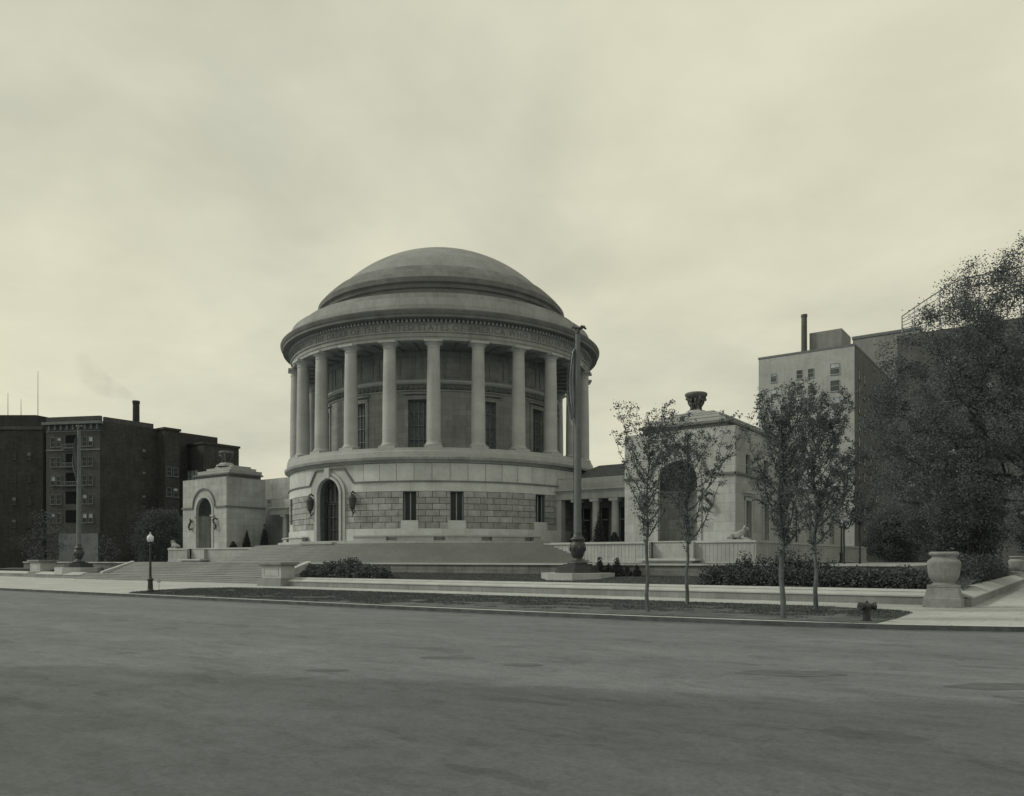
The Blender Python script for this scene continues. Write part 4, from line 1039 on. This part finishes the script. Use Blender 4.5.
def young_tree(name, label, x, y, z, H, z0, R, nb, seed, tr, size, dens, group, bias=None):
    """slender leader with ascending branches, side twigs and leaves set along them"""
    t = thing(name, label, 'tree', (x,y,z), group); r = random.Random(seed); wd = MB(); lf = MB()
    def leaf(c, s, tone):
        a = Vector((r.gauss(0,1),r.gauss(0,1),r.gauss(-.3,.8))).normalized(); b = a.orthogonal().normalized(); q = r.uniform(0,6.28); b = b*math.cos(q)+a.cross(b)*math.sin(q)
        s *= r.uniform(.55,1.35); lf.tone = tone*r.uniform(.6,1.5); lf.poly([c-a*s*.5, c+b*s*.34, c+a*s*.5, c-b*s*.34])
    wob = [(r.gauss(0,.05), r.gauss(0,.05)) for _ in range(20)]
    def leader(h):
        k = h/H*12; i = int(k); f = k-i; wx = wob[i][0]*(1-f)+wob[i+1][0]*f; wy = wob[i][1]*(1-f)+wob[i+1][1]*f
        return Vector((x+wx*(.4+h/H*1.6), y+wy*(.4+h/H*1.6), z+h))
    prev = Vector((x,y,z-.1)); n = 22; pr_ = tr*1.35
    for k in range(n+1):
        h = H*.97*k/n; p = leader(h); rr = max(.010, tr*(1-.93*(h/H)**.85)); wd.tube(prev, p, pr_, rr, 9); prev = p; pr_ = rr
    for k in range(nb):
        f = (k+r.random()*.7)/nb; h0 = z0+(H*.86-z0)*f**.9; az = k*2.4+r.gauss(0,.35)
        env = R*(.55+.75*math.sin(PI*min(1,.12+.8*f)))*r.uniform(.65,1.12)
        if bias: env *= 1+bias[1]*math.cos(az-bias[0])
        rise = min(H*1.0-h0, env*r.uniform(1.5,2.5)); p = leader(h0); d = Vector((math.cos(az),math.sin(az),0)); m = 9; pr0 = p
        r0 = max(.012, tr*.55*(1-.75*h0/H)); bend = r.gauss(0,.25); side = Vector((-d.y,d.x,0))
        for q in range(1, m+1):
            s_ = q/m; out = env*(1.25*s_-.25*s_*s_) if True else 0; up = rise*(.35*s_+.65*s_**1.6)
            pt = p+d*out+Vector((0,0,up))+side*(bend*env*s_*s_*.6)+Vector((r.gauss(0,.03),r.gauss(0,.03),r.gauss(0,.03)))
            ra = r0*(1-.8*(q-1)/m); rb_ = r0*(1-.8*q/m); wd.tube(pr0, pt, ra, max(.005,rb_), 5)
            if q >= 2:
                for w in range(2):
                    if r.random() < .18: continue
                    td = Vector((r.gauss(0,1), r.gauss(0,1), r.uniform(.0,1.3))).normalized(); L_ = r.uniform(.18,.55)*(1.1-.35*s_); e = pt+td*L_
                    wd.tube(pt, e, .007, .003, 3); tone = r.uniform(.7,1.25)
                    for g in range(int(dens*r.uniform(.5,1.5))):
                        u = r.uniform(.1,1.1); leaf(pt+td*L_*u+Vector((r.gauss(0,.055),r.gauss(0,.055),r.gauss(0,.055))), size, tone)
            pr0 = pt
    # small sprouts close to the stem
    for k in range(int(nb*2.5)):
        h = r.uniform(z0*.85, H*.95); c = leader(h); td = Vector((r.gauss(0,1),r.gauss(0,1),.5)).normalized(); L_ = r.uniform(.1,.35); wd.tube(c, c+td*L_, .006, .003, 3)
        for g in range(int(dens*.9)): leaf(c+td*L_*r.uniform(.2,1.2)+Vector((r.gauss(0,.05),r.gauss(0,.05),r.gauss(0,.05))), size, 1)
    wd.build('trunk', M['bark'], t); lf.build('crown', M['leaf'], t); return t
def leaves(mb, pts, per, sig, size, seed, lo=.6, hi=1.5, flat=.0):
    r = random.Random(seed)
    for p in pts:
        tone = r.uniform(.75,1.2)
        for _ in range(int(per*r.uniform(.5,1.4))):
            c = Vector((p[0]+r.gauss(0,sig), p[1]+r.gauss(0,sig), p[2]+r.gauss(0,sig*.8)))
            a = Vector((r.gauss(0,1),r.gauss(0,1),r.gauss(0,.7))).normalized(); b = a.orthogonal().normalized(); q = r.uniform(0,6.28)
            b = (b*math.cos(q)+a.cross(b)*math.sin(q)); s = size*r.uniform(.6,1.3)
            mb.tone = tone*r.uniform(lo,hi)
            mb.poly([c-a*s*.5, c+b*s*.32, c+a*s*.5, c-b*s*.32])
def vase_points(c, z0, z1, rad, n, seed, power=.6, prof=None, stems=None):
    r = random.Random(seed); out = []
    while len(out) < n:
        t_ = r.random(); z = z0+(z1-z0)*t_
        R = rad*(prof(t_) if prof else math.sin(PI*(.12+.80*t_))**power)
        a = r.uniform(0,2*PI); q = R*math.sqrt(r.random())*r.uniform(.7,1.05)
        out.append((c[0]+q*math.cos(a), c[1]+q*math.sin(a), z))
    return out
def tree(name, label, x, y, z, H, z0, R, na, per, sig, size, seed, tr, leafm, barkm, group, prof=None, th=None, lean=(0,0), twigleaf=True, power=.6, jitter=.12):
    t = thing(name, label, 'tree', (x,y,z), group)
    at = vase_points((x+lean[0],y+lean[1]), z+z0, z+H, R, na, seed, power, prof)
    mb, nodes, par, tips = grow(at, (x,y,z-.1), th or z0*1.05, seed, tr, lean, jitter)
    mb.build('trunk', barkm, t)
    lf = MB(); pts = [nodes[i] for i in tips]
    if twigleaf:
        for i in tips:
            if par[i] > 0: pts.append((nodes[i]+nodes[par[i]])/2)
    leaves(lf, pts, per, sig, size, seed+1); lf.build('crown', leafm, t)
    return t
G = 'young street trees on the parkway'
widen = lambda t_: .35+.65*math.sin(PI*min(1,(.15+.75*t_)))
young_tree('street_tree', 'leftmost young street tree, sparse upright branches, near the kerb', 44.6,-40.1,.17, 7.5,2.6,1.05, 20,21,.085,.070,23,G)
young_tree('street_tree', 'second young street tree from the left, wider sparse crown, beside the sidewalk', 44.1,-35.2,.17, 7.7,2.6,1.75, 26,32,.09,.074,23,G,(.5,.30))
young_tree('street_tree', 'third young street tree from the left, dense narrow crown, nearest the hydrant', 49.7,-40.5,.17, 7.5,2.2,.98, 30,43,.10,.072,25,G)
young_tree('street_tree', 'rightmost young street tree, dense broad crown, beside the sidewalk', 49.4,-35.2,.17, 8.4,2.5,1.35, 36,54,.095,.078,25,G)
G2 = 'slim trees on the terrace'
tree('slim_tree', 'slim tree on the terrace beside the distant lamp post', 43.4,-4.0,1.87, 8.0,2.6,1.6, 90,10,.22,.17, 61,.07, M['leafdark'],M['barkdark'],G2)
tree('slim_tree', 'slim tree on the terrace, right of its neighbour and left of the big elm', 44.5,-4.0,1.87, 8.5,2.8,1.9, 100,10,.24,.17, 66,.07, M['leafdark'],M['barkdark'],G2)
# big elm at the right edge
def elm():
    x, y = 58.4,-4.0; t = thing('elm_tree', 'huge spreading elm overhanging the right edge of the picture', 'tree', (x,y,.15)); r = random.Random(77); at = []
    while len(at) < 1500:
        a = r.uniform(0,2*PI); el = math.asin(r.uniform(-.45,1)); q = (r.random())**.40
        p = (56.2+10.6*q*math.cos(a)*math.cos(el), -8.0+10.5*q*math.sin(a)*math.cos(el), 10.0+12.2*q*math.sin(el))
        if p[2] < 4.2 or vnoise(p[0]*.55+p[2]*.4, p[1]*.55+p[2]*.3+7) < .30: continue
        at.append(p)
    chains = [[(57.9,-5.2,6.2),(56.0,-7.2,7.0),(54.2,-9.2,8.4),(52.9,-10.5,10.2),(51.8,-11.5,12.2),(50.7,-12.6,15.2),(50.0,-13.3,18.2)],
              [(56.0,-7.2,7.0),(53.5,-9.0,7.4),(50.5,-10.0,7.9),(47.5,-10.6,8.8)],[(57.9,-5.2,6.2),(58.2,-7.0,9),(57.6,-8.8,12.5),(56.6,-10,16.5),(56,-10.6,20)],
              [(57.9,-5.2,6.2),(59.5,-2.5,9),(61,0,13),(61.5,1,17)],[(58.2,-7.0,9),(60.5,-9.5,12),(62.5,-11.5,15)]]
    mb, nodes, par, tips = grow(at, (x,y,.05), 6.2, 78, .44, (-.5,-1.2), .40, .4, chains)
    mb.build('trunk', M['barkdark'], t); lf = MB(); pts = [nodes[i] for i in tips]+[(nodes[i]+nodes[par[i]])/2 for i in tips]
    leaves(lf, pts, 88, .32, .125, 79); lf.build('crown', M['leafelm'], t)
elm()
GB = 'trees in the background'
for i, (x,y,z,H,R,lab) in enumerate([
    (49,22,.6,11,4.2,'dark leafy tree under the big elm, behind the low wall'),
    (45,40,.6,13,4.6,'dark leafy tree between the side wing and the grey building'),
    (56,36,.15,12,4.8,'dark leafy tree beyond the distant urn'),
    (62,52,.15,13,5.5,'dark leafy tree farthest to the right beyond the elm'),
    (35,62,.15,9,4.0,'dark leafy tree at the foot of the pale tower')]):
    tree('park_tree', lab, x,y,z, H,2.0,R, 230,75,.50,.22, 90+i*7,.2, M['leafdark'],M['barkdark'],GB, power=.5, jitter=.3)
tree('park_tree', 'treetop showing over the right colonnade roof', 17.5,52,.15, 18.2,6,4.5, 150,34,.55,.32, 131,.25, M['leafelm'],M['barkdark'],GB, power=.5, jitter=.3)
for i, (x,y,H,R,lab,na,per) in enumerate([
    (-62,-14,9.0,3.6,'nearly bare tree left of the left flagpole, against the pale ground storey',120,5),
    (-64,-4,5.5,2.2,'small bare tree just right of the left flagpole',70,3),
    (-60,2,9.5,4.2,'dark tree before the brick wing, left of the left pavilion',200,34),
    (-58,12,8.5,4.0,'dark tree close behind the left pavilion',190,34),
    (-66,8,9.0,4.0,'dark tree at the foot of the dark brick wing',190,30),
    (-74,-24,8.0,3.4,'dark tree at the far left edge of the picture',150,26)]):
    tree('corner_tree', lab, x,y,.15, H,1.8,R, na,int(per*1.5),.5,.22, 150+i*5,.2, M['leafdark'],M['barkdark'],'trees across the side street', power=.5, jitter=.3)

# hedges and shrubs
def shrub(name, label, cat, blobs, n, size, mat, seed, group=None):
    t = thing(name, label, cat, (blobs[0][0],blobs[0][1],blobs[0][2]), group); r = random.Random(seed); lf = MB(); st = MB()
    vol = [b[3]*b[4]*b[5] for b in blobs]; tot = sum(v**.8 for v in vol)
    for b, v in zip(blobs, vol):
        for _ in range(int(n*v**.8/tot)):
            th = r.uniform(0,2*PI); u = r.uniform(-.15,1); q = r.random()**.33; k = math.sqrt(1-u*u); lump = 1+.22*math.sin(th*5+b[0]*3)*math.cos(u*6+b[1])
            c = Vector((b[0]+b[3]*q*k*math.cos(th)*lump, b[1]+b[4]*q*k*math.sin(th)*lump, b[2]+b[5]*q*u*lump+.02))
            a = Vector((r.gauss(0,1),r.gauss(0,1),r.gauss(.5,.8))).normalized(); e = a.orthogonal().normalized(); s = size*r.uniform(.6,1.4)
            lf.tone = r.uniform(.45,1.7); lf.poly([c-a*s*.5,c+e*s*.33,c+a*s*.5,c-e*s*.33])
        for _ in range(5):
            th = r.uniform(0,2*PI); st.path([(b[0],b[1],b[2]-.1),(b[0]+b[3]*.5*math.cos(th),b[1]+b[4]*.5*math.sin(th),b[2]+b[5]*.7)], [.03,.012], 4)
        nt = int(6*b[3])
        for _ in range(nt):   # stray shoots
            th = r.uniform(0,2*PI); q = r.uniform(.3,.9); p = Vector((b[0]+b[3]*q*math.cos(th), b[1]+b[4]*q*math.sin(th), b[2]+b[5]*math.sqrt(max(0,1-q*q))*.9)); h = r.uniform(.1,.32)*b[5]
            for k in range(7):
                c = p+Vector((r.gauss(0,.04),r.gauss(0,.04),h*k/7)); a = Vector((r.gauss(0,1),r.gauss(0,1),r.gauss(.7,.5))).normalized(); e = a.orthogonal().normalized(); s = size*r.uniform(.5,1); lf.tone = r.uniform(.5,1.5); lf.poly([c-a*s*.5,c+e*s*.33,c+a*s*.5,c-e*s*.33])
    lf.build('foliage', mat, t); st.build('stems', M['barkdark'], t)
r = random.Random(5); bl = []
x = 41.9
while x < 52.4: bl.append((x, -26.6+r.uniform(-.3,.3), .72, .75+r.uniform(-.05,.2), .8, 1.0+r.uniform(-.1,.15))); x += .62
shrub('hedge', 'long dense low hedge behind the right part of the low wall', 'hedge', bl, 26000, .11, M['leafhedge'], 7)
bl = [(x_, -24.6+r.uniform(-.3,.3), .8, .7, .7, 1.3+r.uniform(-.1,.35)) for x_ in (43.0,43.9,44.8,45.6,46.5,47.3)]
shrub('tall_shrub', 'taller loose shrubs standing behind the long hedge', 'shrub', bl, 11000, .12, M['leafhedge'], 8)
shrub('lawn_shrub', 'dark spreading shrub behind the low wall, right of the square pedestal', 'shrub', [(10.6,-26.8,.72,1.2,1.0,1.0),(12.3,-26.6,.72,1.3,1.0,1.25),(14.3,-26.7,.74,1.2,1.0,1.45),(16.1,-26.8,.72,1.2,1.0,1.05),(17.4,-26.7,.72,.9,.9,.9)], 14000, .14, M['leafdark'], 9)
shrub('side_hedge', 'dark leafy bank of shrubs beyond the corner urn beside the right hand wall', 'hedge', [(52.0,yy,.7,1.1,1.2,1.5+.3*math.sin(yy)) for yy in range(-20,14,2)], 26000, .16, M['leafdark'], 10)
EG = 'small evergreens near the right flagpole'
for i, (x_,y_,z_,rx,h,lab) in enumerate([(32.7,-22.4,1.08,.42,1.25,'pointed evergreen right behind the base of the right flagpole'),(33.3,-22.3,1.08,.42,.75,'low round evergreen between two taller ones by the right flagpole'),(33.95,-22.4,1.08,.45,1.15,'pointed evergreen standing apart to the right of the flagpole'),(34.6,-22.3,1.08,.34,.6,'low evergreen, third from the right flagpole'),(35.3,-22.3,1.08,.28,.65,'smallest evergreen, farthest from the right flagpole')]):
    shrub('evergreen', lab, 'shrub', [(x_,y_,z_,rx,rx,h*.7),(x_,y_,z_+h*.35,rx*.5,rx*.5,h*.7)], 1500, .09, M['leafever'], 20+i, EG)
CG = 'cypresses before the colonnades'
for i, (x_,y_,rx,h,lab) in enumerate([(22.6,-4.3,.62,2.9,'tall cone cypress before the right colonnade'),(20.9,-4.3,.5,2.3,'slimmer cypress just left of the tallest by the right colonnade'),(19.9,-4.3,.45,1.2,'low bushy cypress by the right colonnade, half behind the flagpole'),(24.2,-4.5,.5,.95,'round clipped bush next to the right pavilion wall'),
        (-25.3,-4.3,.6,2.9,'tall cone cypress before the left colonnade'),(-26.4,-6.1,.5,2.1,'shorter cypress against the left pavilion wall'),(-26.2,-8.2,.45,.75,'small round bush at the foot of the left pavilion wall')]):
    shrub('cypress', lab, 'shrub', [(x_,y_,3.6,rx,rx,h*.5),(x_,y_,3.6+h*.3,rx*.75,rx*.75,h*.45),(x_,y_,3.6+h*.58,rx*.42,rx*.42,h*.45)], 2400, .12, M['leafever'], 40+i, CG)

# ------------------------------------------------------------------ BACKGROUND BUILDINGS
def building(name, lab, boxes, loc, mats):
    t = thing(name, lab, 'building', loc); mb = MB()
    for b in boxes: mb.box(*b)
    mb.build('wall', mats, t); return t
def win_grid(t, fn, us, zs, hw, h, glass, sash=True, skip=lambda i,j: False, sill=None, seed=1, sashm=None):
    r = random.Random(seed); proto = None
    for j, z in enumerate(zs):
        for i, u in enumerate(us):
            if skip(i, j): continue
            gm = glass if not isinstance(glass, list) else r.choice(glass)
            g = MB(); g.poly([fn(u-hw,z,-.03),fn(u+hw,z,-.03),fn(u+hw,z+h,-.03),fn(u-hw,z+h,-.03)])
            if r.random() < .45 and sash:
                k = r.uniform(.3,.6); g.m = 1; g.poly([fn(u-hw+.06,z+h*(1-k),-.045),fn(u+hw-.06,z+h*(1-k),-.045),fn(u+hw-.06,z+h-.05,-.045),fn(u-hw+.06,z+h-.05,-.045)])
            w = g.build('window', [gm, M['blind'] if sash != 'dim' else M['bricktrim']], t)
            g = MB(); slab(g, fn, u-hw-.08, u-hw, z, z+h, -.1, 0); slab(g, fn, u+hw, u+hw+.08, z, z+h, -.1, 0); slab(g, fn, u-hw, u+hw, z+h, z+h+.1, -.1, 0)
            slab(g, fn, u-hw-.15, u+hw+.15, z-.16, z, -.18, 0); slab(g, fn, u-hw, u+hw, z+h*.5-.04, z+h*.5+.04, -.08, -.03)
            g.build('window_frame', sashm or M['bricktrim'], w)
# left apartment building with wings
FX = lambda Y: (lambda u,z,d: (u, Y+d, z))
FXP = lambda X: (lambda u,z,d: (X-d, u, z))
A = thing('apartment_building', 'dark brick apartment block with paired windows and a bay of balconies, at the left', 'building', (-84,4,0))
def fdir(P0, P1):
    ex, ey = P1[0]-P0[0], P1[1]-P0[1]; l = math.hypot(ex, ey); ex /= l; ey /= l
    return lambda u,z,d: (P0[0]+ex*u+ey*d, P0[1]+ey*u-ex*d, z)
PA0, PA1 = (-77,1.5), (-86.4,-2.9); fa = fdir(PA0, PA1); LA = 10.38
mb = MB(); mb.prism([(-77,1.5),(-77,11),(-77.02,24),(-96,24),(-92,0),(-86.4,-2.9)], 0, 25.7); mb.build('wall', M['brickdark'], A)
mb = MB(); slab(mb, fa, .02, LA, 6.6, 25.7, -.06, .1); mb.build('front_face', M['brickfront'], A)
mb = MB(); slab(mb, fa, .35, 7.9, 0, 6.6, -.12, .1); mb.build('ground_storey', M['stucco'], A)
mb = MB(); slab(mb, fa, -.4, LA+.4, 25.2, 25.65, -.75, .2); slab(mb, fa, 0, LA, 20.75, 21.0, -.2, .1); slab(mb, fa, 0, LA, 24.0, 24.15, -.16, .1)
for k in range(9): slab(mb, fa, .25+1.16*k, .6+1.16*k, 24.3, 25.2, -.3, .1)
mb.build('cornice', M['bricktrim'], A)
mb = MB(); slab(mb, fa, 0, LA, 25.7, 26.6, 0, .5); mb.box(-77.5,-77,2.2,11,25.7,26.5); mb.build('parapet', M['brickfront'], A)
for i, z in enumerate((8.5,11.7,14.9,18.1,21.3)):
    mb = MB(); slab(mb, fa, 4.3, 6.6, z, z+2.1, -.09, .05); b_ = mb.build('balcony', M['void'], A)
    if i < 2: continue
    mb = MB(); slab(mb, fa, 4.0, 6.9, z-.25, z-.1, -.8, 0); slab(mb, fa, 4.0, 6.9, z+.45, z+.55, -.8, -.7)
    for k in range(10): slab(mb, fa, 4.05+.31*k, 4.12+.31*k, z-.1, z+.45, -.78, -.72)
    mb.build('railing', M['bricktrim'], b_)
win_grid(A, lambda u,z,d: fa(u,z,d-.06), [1.75,2.9,7.85,9.0], [8.5,11.7,14.9,18.1,21.5], .38, 1.5, M['glass'], True, seed=3)
fa2 = FXP(-77.0); win_grid(A, fa2, [9.2], [12.4,16.6,20.6], .35, 1.2, M['glass'], 'dim', seed=4, sashm=M['brickfront'])
B = thing('apartment_wing', 'dark brick wing with a flat top behind the tall chimney', 'building', (-78,12,0))
mb = MB(); mb.box(-84,-74.6,11.7,14.6,0,25.4); mb.build('wall', M['brickdark'], B); mb = MB(); mb.box(-84,-74.4,11.5,14.8,25.4,25.8); mb.build('parapet', M['brickdark'], B)
win_grid(B, FX(11.7), [-79.0,-77.6], [9.5,13.5,17.2], .45, 1.6, M['glass'], True, seed=5)
win_grid(B, FXP(-74.6), [12.5,13.8], [9.5,13.5,17.2], .4, 1.5, M['glass'], True, seed=6)
Cc = thing('apartment_wing', 'lowest dark brick wing, just left of the left pavilion', 'building', (-78,18,0))
mb = MB(); mb.box(-86,-72,17.7,25.2,0,23.3); mb.build('wall', M['brickdark'], Cc); mb = MB(); mb.box(-86,-71.8,17.5,25.4,23.3,23.7); mb.build('parapet', M['brickdark'], Cc)
win_grid(Cc, FX(17.7), [-76.6,-75.4,-74.2], [16.6], .42, 2.0, M['blind'], True, seed=5)
win_grid(Cc, FXP(-72), [19.5,21.5,23.5], [9.5,13.0,16.6], .4, 1.5, M['glass'], 'dim', seed=8)
# chimney
t = thing('chimney_stack', 'tall brick smokestack rising over the dark apartment block at the left', 'chimney', (-86.5,19,24)); mb = MB(); mb.lathe([(.66,22),(.60,32.2),(.68,32.3),(.68,32.8),(.5,32.8)], 12, (-90,15,0)); mb.build('shaft', M['brickdark'], t)
mb = MB(); mb.box(-91.6,-88.4,13.5,16.5,23.5,26.9); mb.build('base', M['brickdark'], t)
# far left block
L0 = thing('apartment_building', 'dark block cut by the left edge of the picture with masts on its roof', 'building', (-98,-4,0))
PL0, PL1 = (-92.2,-.9), (-112,-15); fl = fdir(PL0, PL1)
mb = MB(); mb.prism([(-91.5,20),(-112,20),(-112,-15),(-92.2,-.9)], 0, 25.9); mb.build('wall', M['brickdark'], L0)
mb = MB(); slab(mb, fl, 0, 24, 25.3, 25.9, -.25, .2); mb.build('cornice', M['brickfront'], L0)
mb = MB(); mb.prism([(-98.8,.8),(-100.0,5.2),(-112,5),(-112,-8.6)], 25.9, 28.9); mb.build('penthouse', M['brickdark'], L0)
for x_, y_, h in ((-103.6,-2,4.2),(-101.6,-.6,3.0),(-99.0,1.2,8.2)):
    mb = MB(); mb.tube((x_,y_,28),(x_,y_,28.9+h),.06,.03,5); mb.build('roof_mast', M['iron'], L0)
win_grid(L0, fl, [2.5,5.2,8.5,11.5], [8,12,16,20], .4, 1.3, M['glass'], 'dim', seed=9, sashm=M['brickfront'])
# right pale tower
T = thing('apartment_tower', 'pale brick apartment tower rising behind the young trees on the right', 'building', (12,101,0))
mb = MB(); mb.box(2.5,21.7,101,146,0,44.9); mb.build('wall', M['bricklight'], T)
mb = MB(); mb.box(21.7,21.78,101.02,145.9,0,44.88); mb.build('shaded_side_face', M['brickmid'], T)  # thin overlay; darker brick tone paints in the shade of the tower's side
mb = MB(); mb.box(2.4,21.85,100.9,146,44.9,45.3); mb.build('parapet', M['bricktrim'], T)
mb = MB(); mb.box(12.2,18.6,104,112,45.3,49.6); mb.build('penthouse', M['bricklight2'], T)
mb = MB(); mb.lathe([(.62,44),(.58,52.8),(.66,52.9),(.66,53.4)], 12, (11.4,103,0)); mb.build('flue', M['brickmid'], T)
zs = [5.5+3.42*k for k in range(11)]
win_grid(T, FX(101), [5.7,11.0,13.3], zs, .55, 1.7, M['glassmid'], True, skip=lambda i,j: False, seed=12, sashm=M['sash'])
win_grid(T, FX(101), [18.0], zs, .85, 2.1, M['glassmid'], True, seed=13, sashm=M['sash'])
win_grid(T, FXP(21.78), [105,110,116,122,128], [4.6+3.42*k for k in range(0,11)], .7, 1.9, M['glass'], 'dim', seed=14)
T2 = thing('office_block', 'pale higher block just showing over the roof of the pale tower', 'building', (16,150,0)); mb = MB(); mb.box(10.4,26,152,166,0,59.5); mb.build('wall', M['bricklight2'], T2)
mb = MB(); mb.box(10.2,26.2,151.8,166.2,59.5,60.2); mb.build('parapet', M['bricktrim'], T2)
# right dark hotel with roof frame
R3 = thing('hotel_building', 'broad grey building behind the big elm at the right edge', 'building', (50,65,0))
mb = MB(); mb.box(35.5,76,65,90,0,36.2); mb.build('wall', M['brickmid'], R3)
win_grid(R3, FX(65), [38+4.6*k for k in range(6)], [3.5,7.5,12,16.5,21,25.5,30], .75, 2.0, [M['glassmid'],M['glass']], True, seed=15)
t = thing('roof_sign_frame', 'tall open steel lattice on the roof behind the elm top', 'sign frame', (50,67,37)); mb = MB(); tp = []
for k in range(22):
    x_ = 36+1.7*k; h = 37+6.2*min(1, (.30+k*.16))**.8+.05*k
    mb.tube((x_,66,36.8),(x_,66,h),.07 if k % 3 else .12,.06 if k % 3 else .11,4); mb.tube((x_,68.5,36.8),(x_,66,h*.5+18.5),.06,.06,4); tp.append((x_,66,h))
for a, b in zip(tp, tp[1:]): mb.tube(a, b, .11, .11, 4)
for fz in (.2,.4,.6,.8):
    for a, b in zip(tp, tp[1:]): mb.tube((a[0],66,37+(a[2]-37)*fz),(b[0],66,37+(b[2]-37)*fz),.07,.07,4)
mb.build('lattice', M['sash'], t)

# chimney smoke
def smoke():
    m = bpy.data.materials.new('smoke'); m.use_nodes = True; nt = m.node_tree; N, L = nt.nodes, nt.links; N.clear()
    out = N.new('ShaderNodeOutputMaterial'); pv = N.new('ShaderNodeVolumePrincipled'); pv.inputs['Color'].default_value = (.35,.35,.33,1)
    g = N.new('ShaderNodeNewGeometry'); n = noise(N, L, g.outputs['Position'], .35, 4); r = ramp(N, L, n.outputs[0], [(.33,0),(.75,.05)]); L.new(r.outputs[0], pv.inputs['Density']); L.new(pv.outputs[0], out.inputs['Volume'])
    mb = MB(); pts = [(-90,15,32.9),(-92,14.6,34.0),(-94.5,14,34.9),(-98,13,36.2),(-101,12,38.4),(-103,11,42)]; rs = [.5,1.0,1.7,2.4,2.6,2.0]
    i0 = None; n_ = 14
    for p, q in zip(pts, rs):
        i = len(mb.v)
        for j in range(n_): a = 2*PI*j/n_; mb.v.append((p[0]+q*.5*math.cos(a), p[1]+q*math.sin(a), p[2]+q*.8*math.cos(a)))
        if i0 is not None:
            for j in range(n_): j2 = (j+1) % n_; mb.f.append((i0+j,i0+j2,i+j2,i+j)); mb.sm.append(True); mb.t.append(1); mb.mi.append(0)
        else: mb.f.append(tuple(range(i+n_-1, i-1, -1))); mb.sm.append(False); mb.t.append(1); mb.mi.append(0)
        i0 = i
    mb.f.append(tuple(range(i0, i0+n_))); mb.sm.append(False); mb.t.append(1); mb.mi.append(0)
    tag(mb.build('smoke', m), kind='stuff')
smoke()

# far ground detail: side block on the left
mb = MB(); mb.box(-170,-70,-30,80,-.2,.15); tag(mb.build('far_sidewalk', M['walk']), kind='structure')

# ------------------------------------------------------------------ world, sun, camera
SUN_EL, SUN_AZ = math.radians(38), math.radians(235)   # azimuth measured from +y clockwise
W = bpy.data.worlds.new('World'); S.world = W; W.use_nodes = True
N, L = W.node_tree.nodes, W.node_tree.links; bg = N['Background']
tc = N.new('ShaderNodeTexCoord')
sky = N.new('ShaderNodeTexSky'); sky.sky_type = 'NISHITA'; sky.sun_disc = False; sky.sun_elevation = SUN_EL; sky.sun_rotation = SUN_AZ
bw = N.new('ShaderNodeRGBToBW'); L.new(sky.outputs[0], bw.inputs[0])
# overcast: soft banks of cloud, laid out on a flat layer overhead
sp_ = N.new('ShaderNodeSeparateXYZ'); L.new(tc.outputs['Generated'], sp_.inputs[0])
zz = N.new('ShaderNodeMath'); zz.operation = 'MAXIMUM'; L.new(sp_.outputs[2], zz.inputs[0]); zz.inputs[1].default_value = 0.0
za = N.new('ShaderNodeMath'); za.operation = 'ADD'; L.new(zz.outputs[0], za.inputs[0]); za.inputs[1].default_value = .22
dv = N.new('ShaderNodeVectorMath'); dv.operation = 'DIVIDE'; cbz = N.new('ShaderNodeCombineXYZ')
for k in range(3): L.new(za.outputs[0], cbz.inputs[k])
L.new(tc.outputs['Generated'], dv.inputs[0]); L.new(cbz.outputs[0], dv.inputs[1])
n1 = noise(N, L, dv.outputs[0], .9, 6, .52, .3); n2 = noise(N, L, dv.outputs[0], 3.2, 5, .55, .2)
r1 = ramp(N, L, n1.outputs[0], [(.34,(.82,.85,.89)),(.56,(1.05,1.05,1.03))]); r2 = ramp(N, L, n2.outputs[0], [(.3,.92),(.7,1.07)])
c = mul(N, L, (6.65,6.48,5.10), r1.outputs[0]); c = mul(N, L, c, r2.outputs[0])
nb = mul(N, L, (1.02,1.0,.78), bw.outputs[0])
mx = mul(N, L, c, nb, .10, 'MIX')
L.new(mx, bg.inputs[0]); bg.inputs[1].default_value = .1
sd = bpy.data.lights.new('sun', 'SUN'); sd.energy = 1.5; sd.angle = math.radians(11); sd.color = (1,.97,.80)
so = bpy.data.objects.new('sun', sd); COL.objects.link(so)
dirv = Vector((math.sin(SUN_AZ)*math.cos(SUN_EL), math.cos(SUN_AZ)*math.cos(SUN_EL), math.sin(SUN_EL)))
so.rotation_euler = (-dirv).to_track_quat('-Z', 'Y').to_euler(); so.location = (0,-60,60)
cd = bpy.data.cameras.new('camera'); co_ = bpy.data.objects.new('camera', cd); COL.objects.link(co_)
cd.sensor_width = 36; cd.lens = 36*F/1024; cd.shift_y = (HY-398)/1024; cd.clip_end = 3000; cd.clip_start = .1
co_.location = CAM; co_.rotation_euler = (math.radians(90), 0, math.radians(35.5))
S.camera = co_
S.view_settings.view_transform = 'Standard'; S.view_settings.look = 'None'; S.view_settings.exposure = .08; S.view_settings.gamma = 1
S.render.engine = 'CYCLES'; S.cycles.max_bounces = 6; S.cycles.volume_bounces = 0
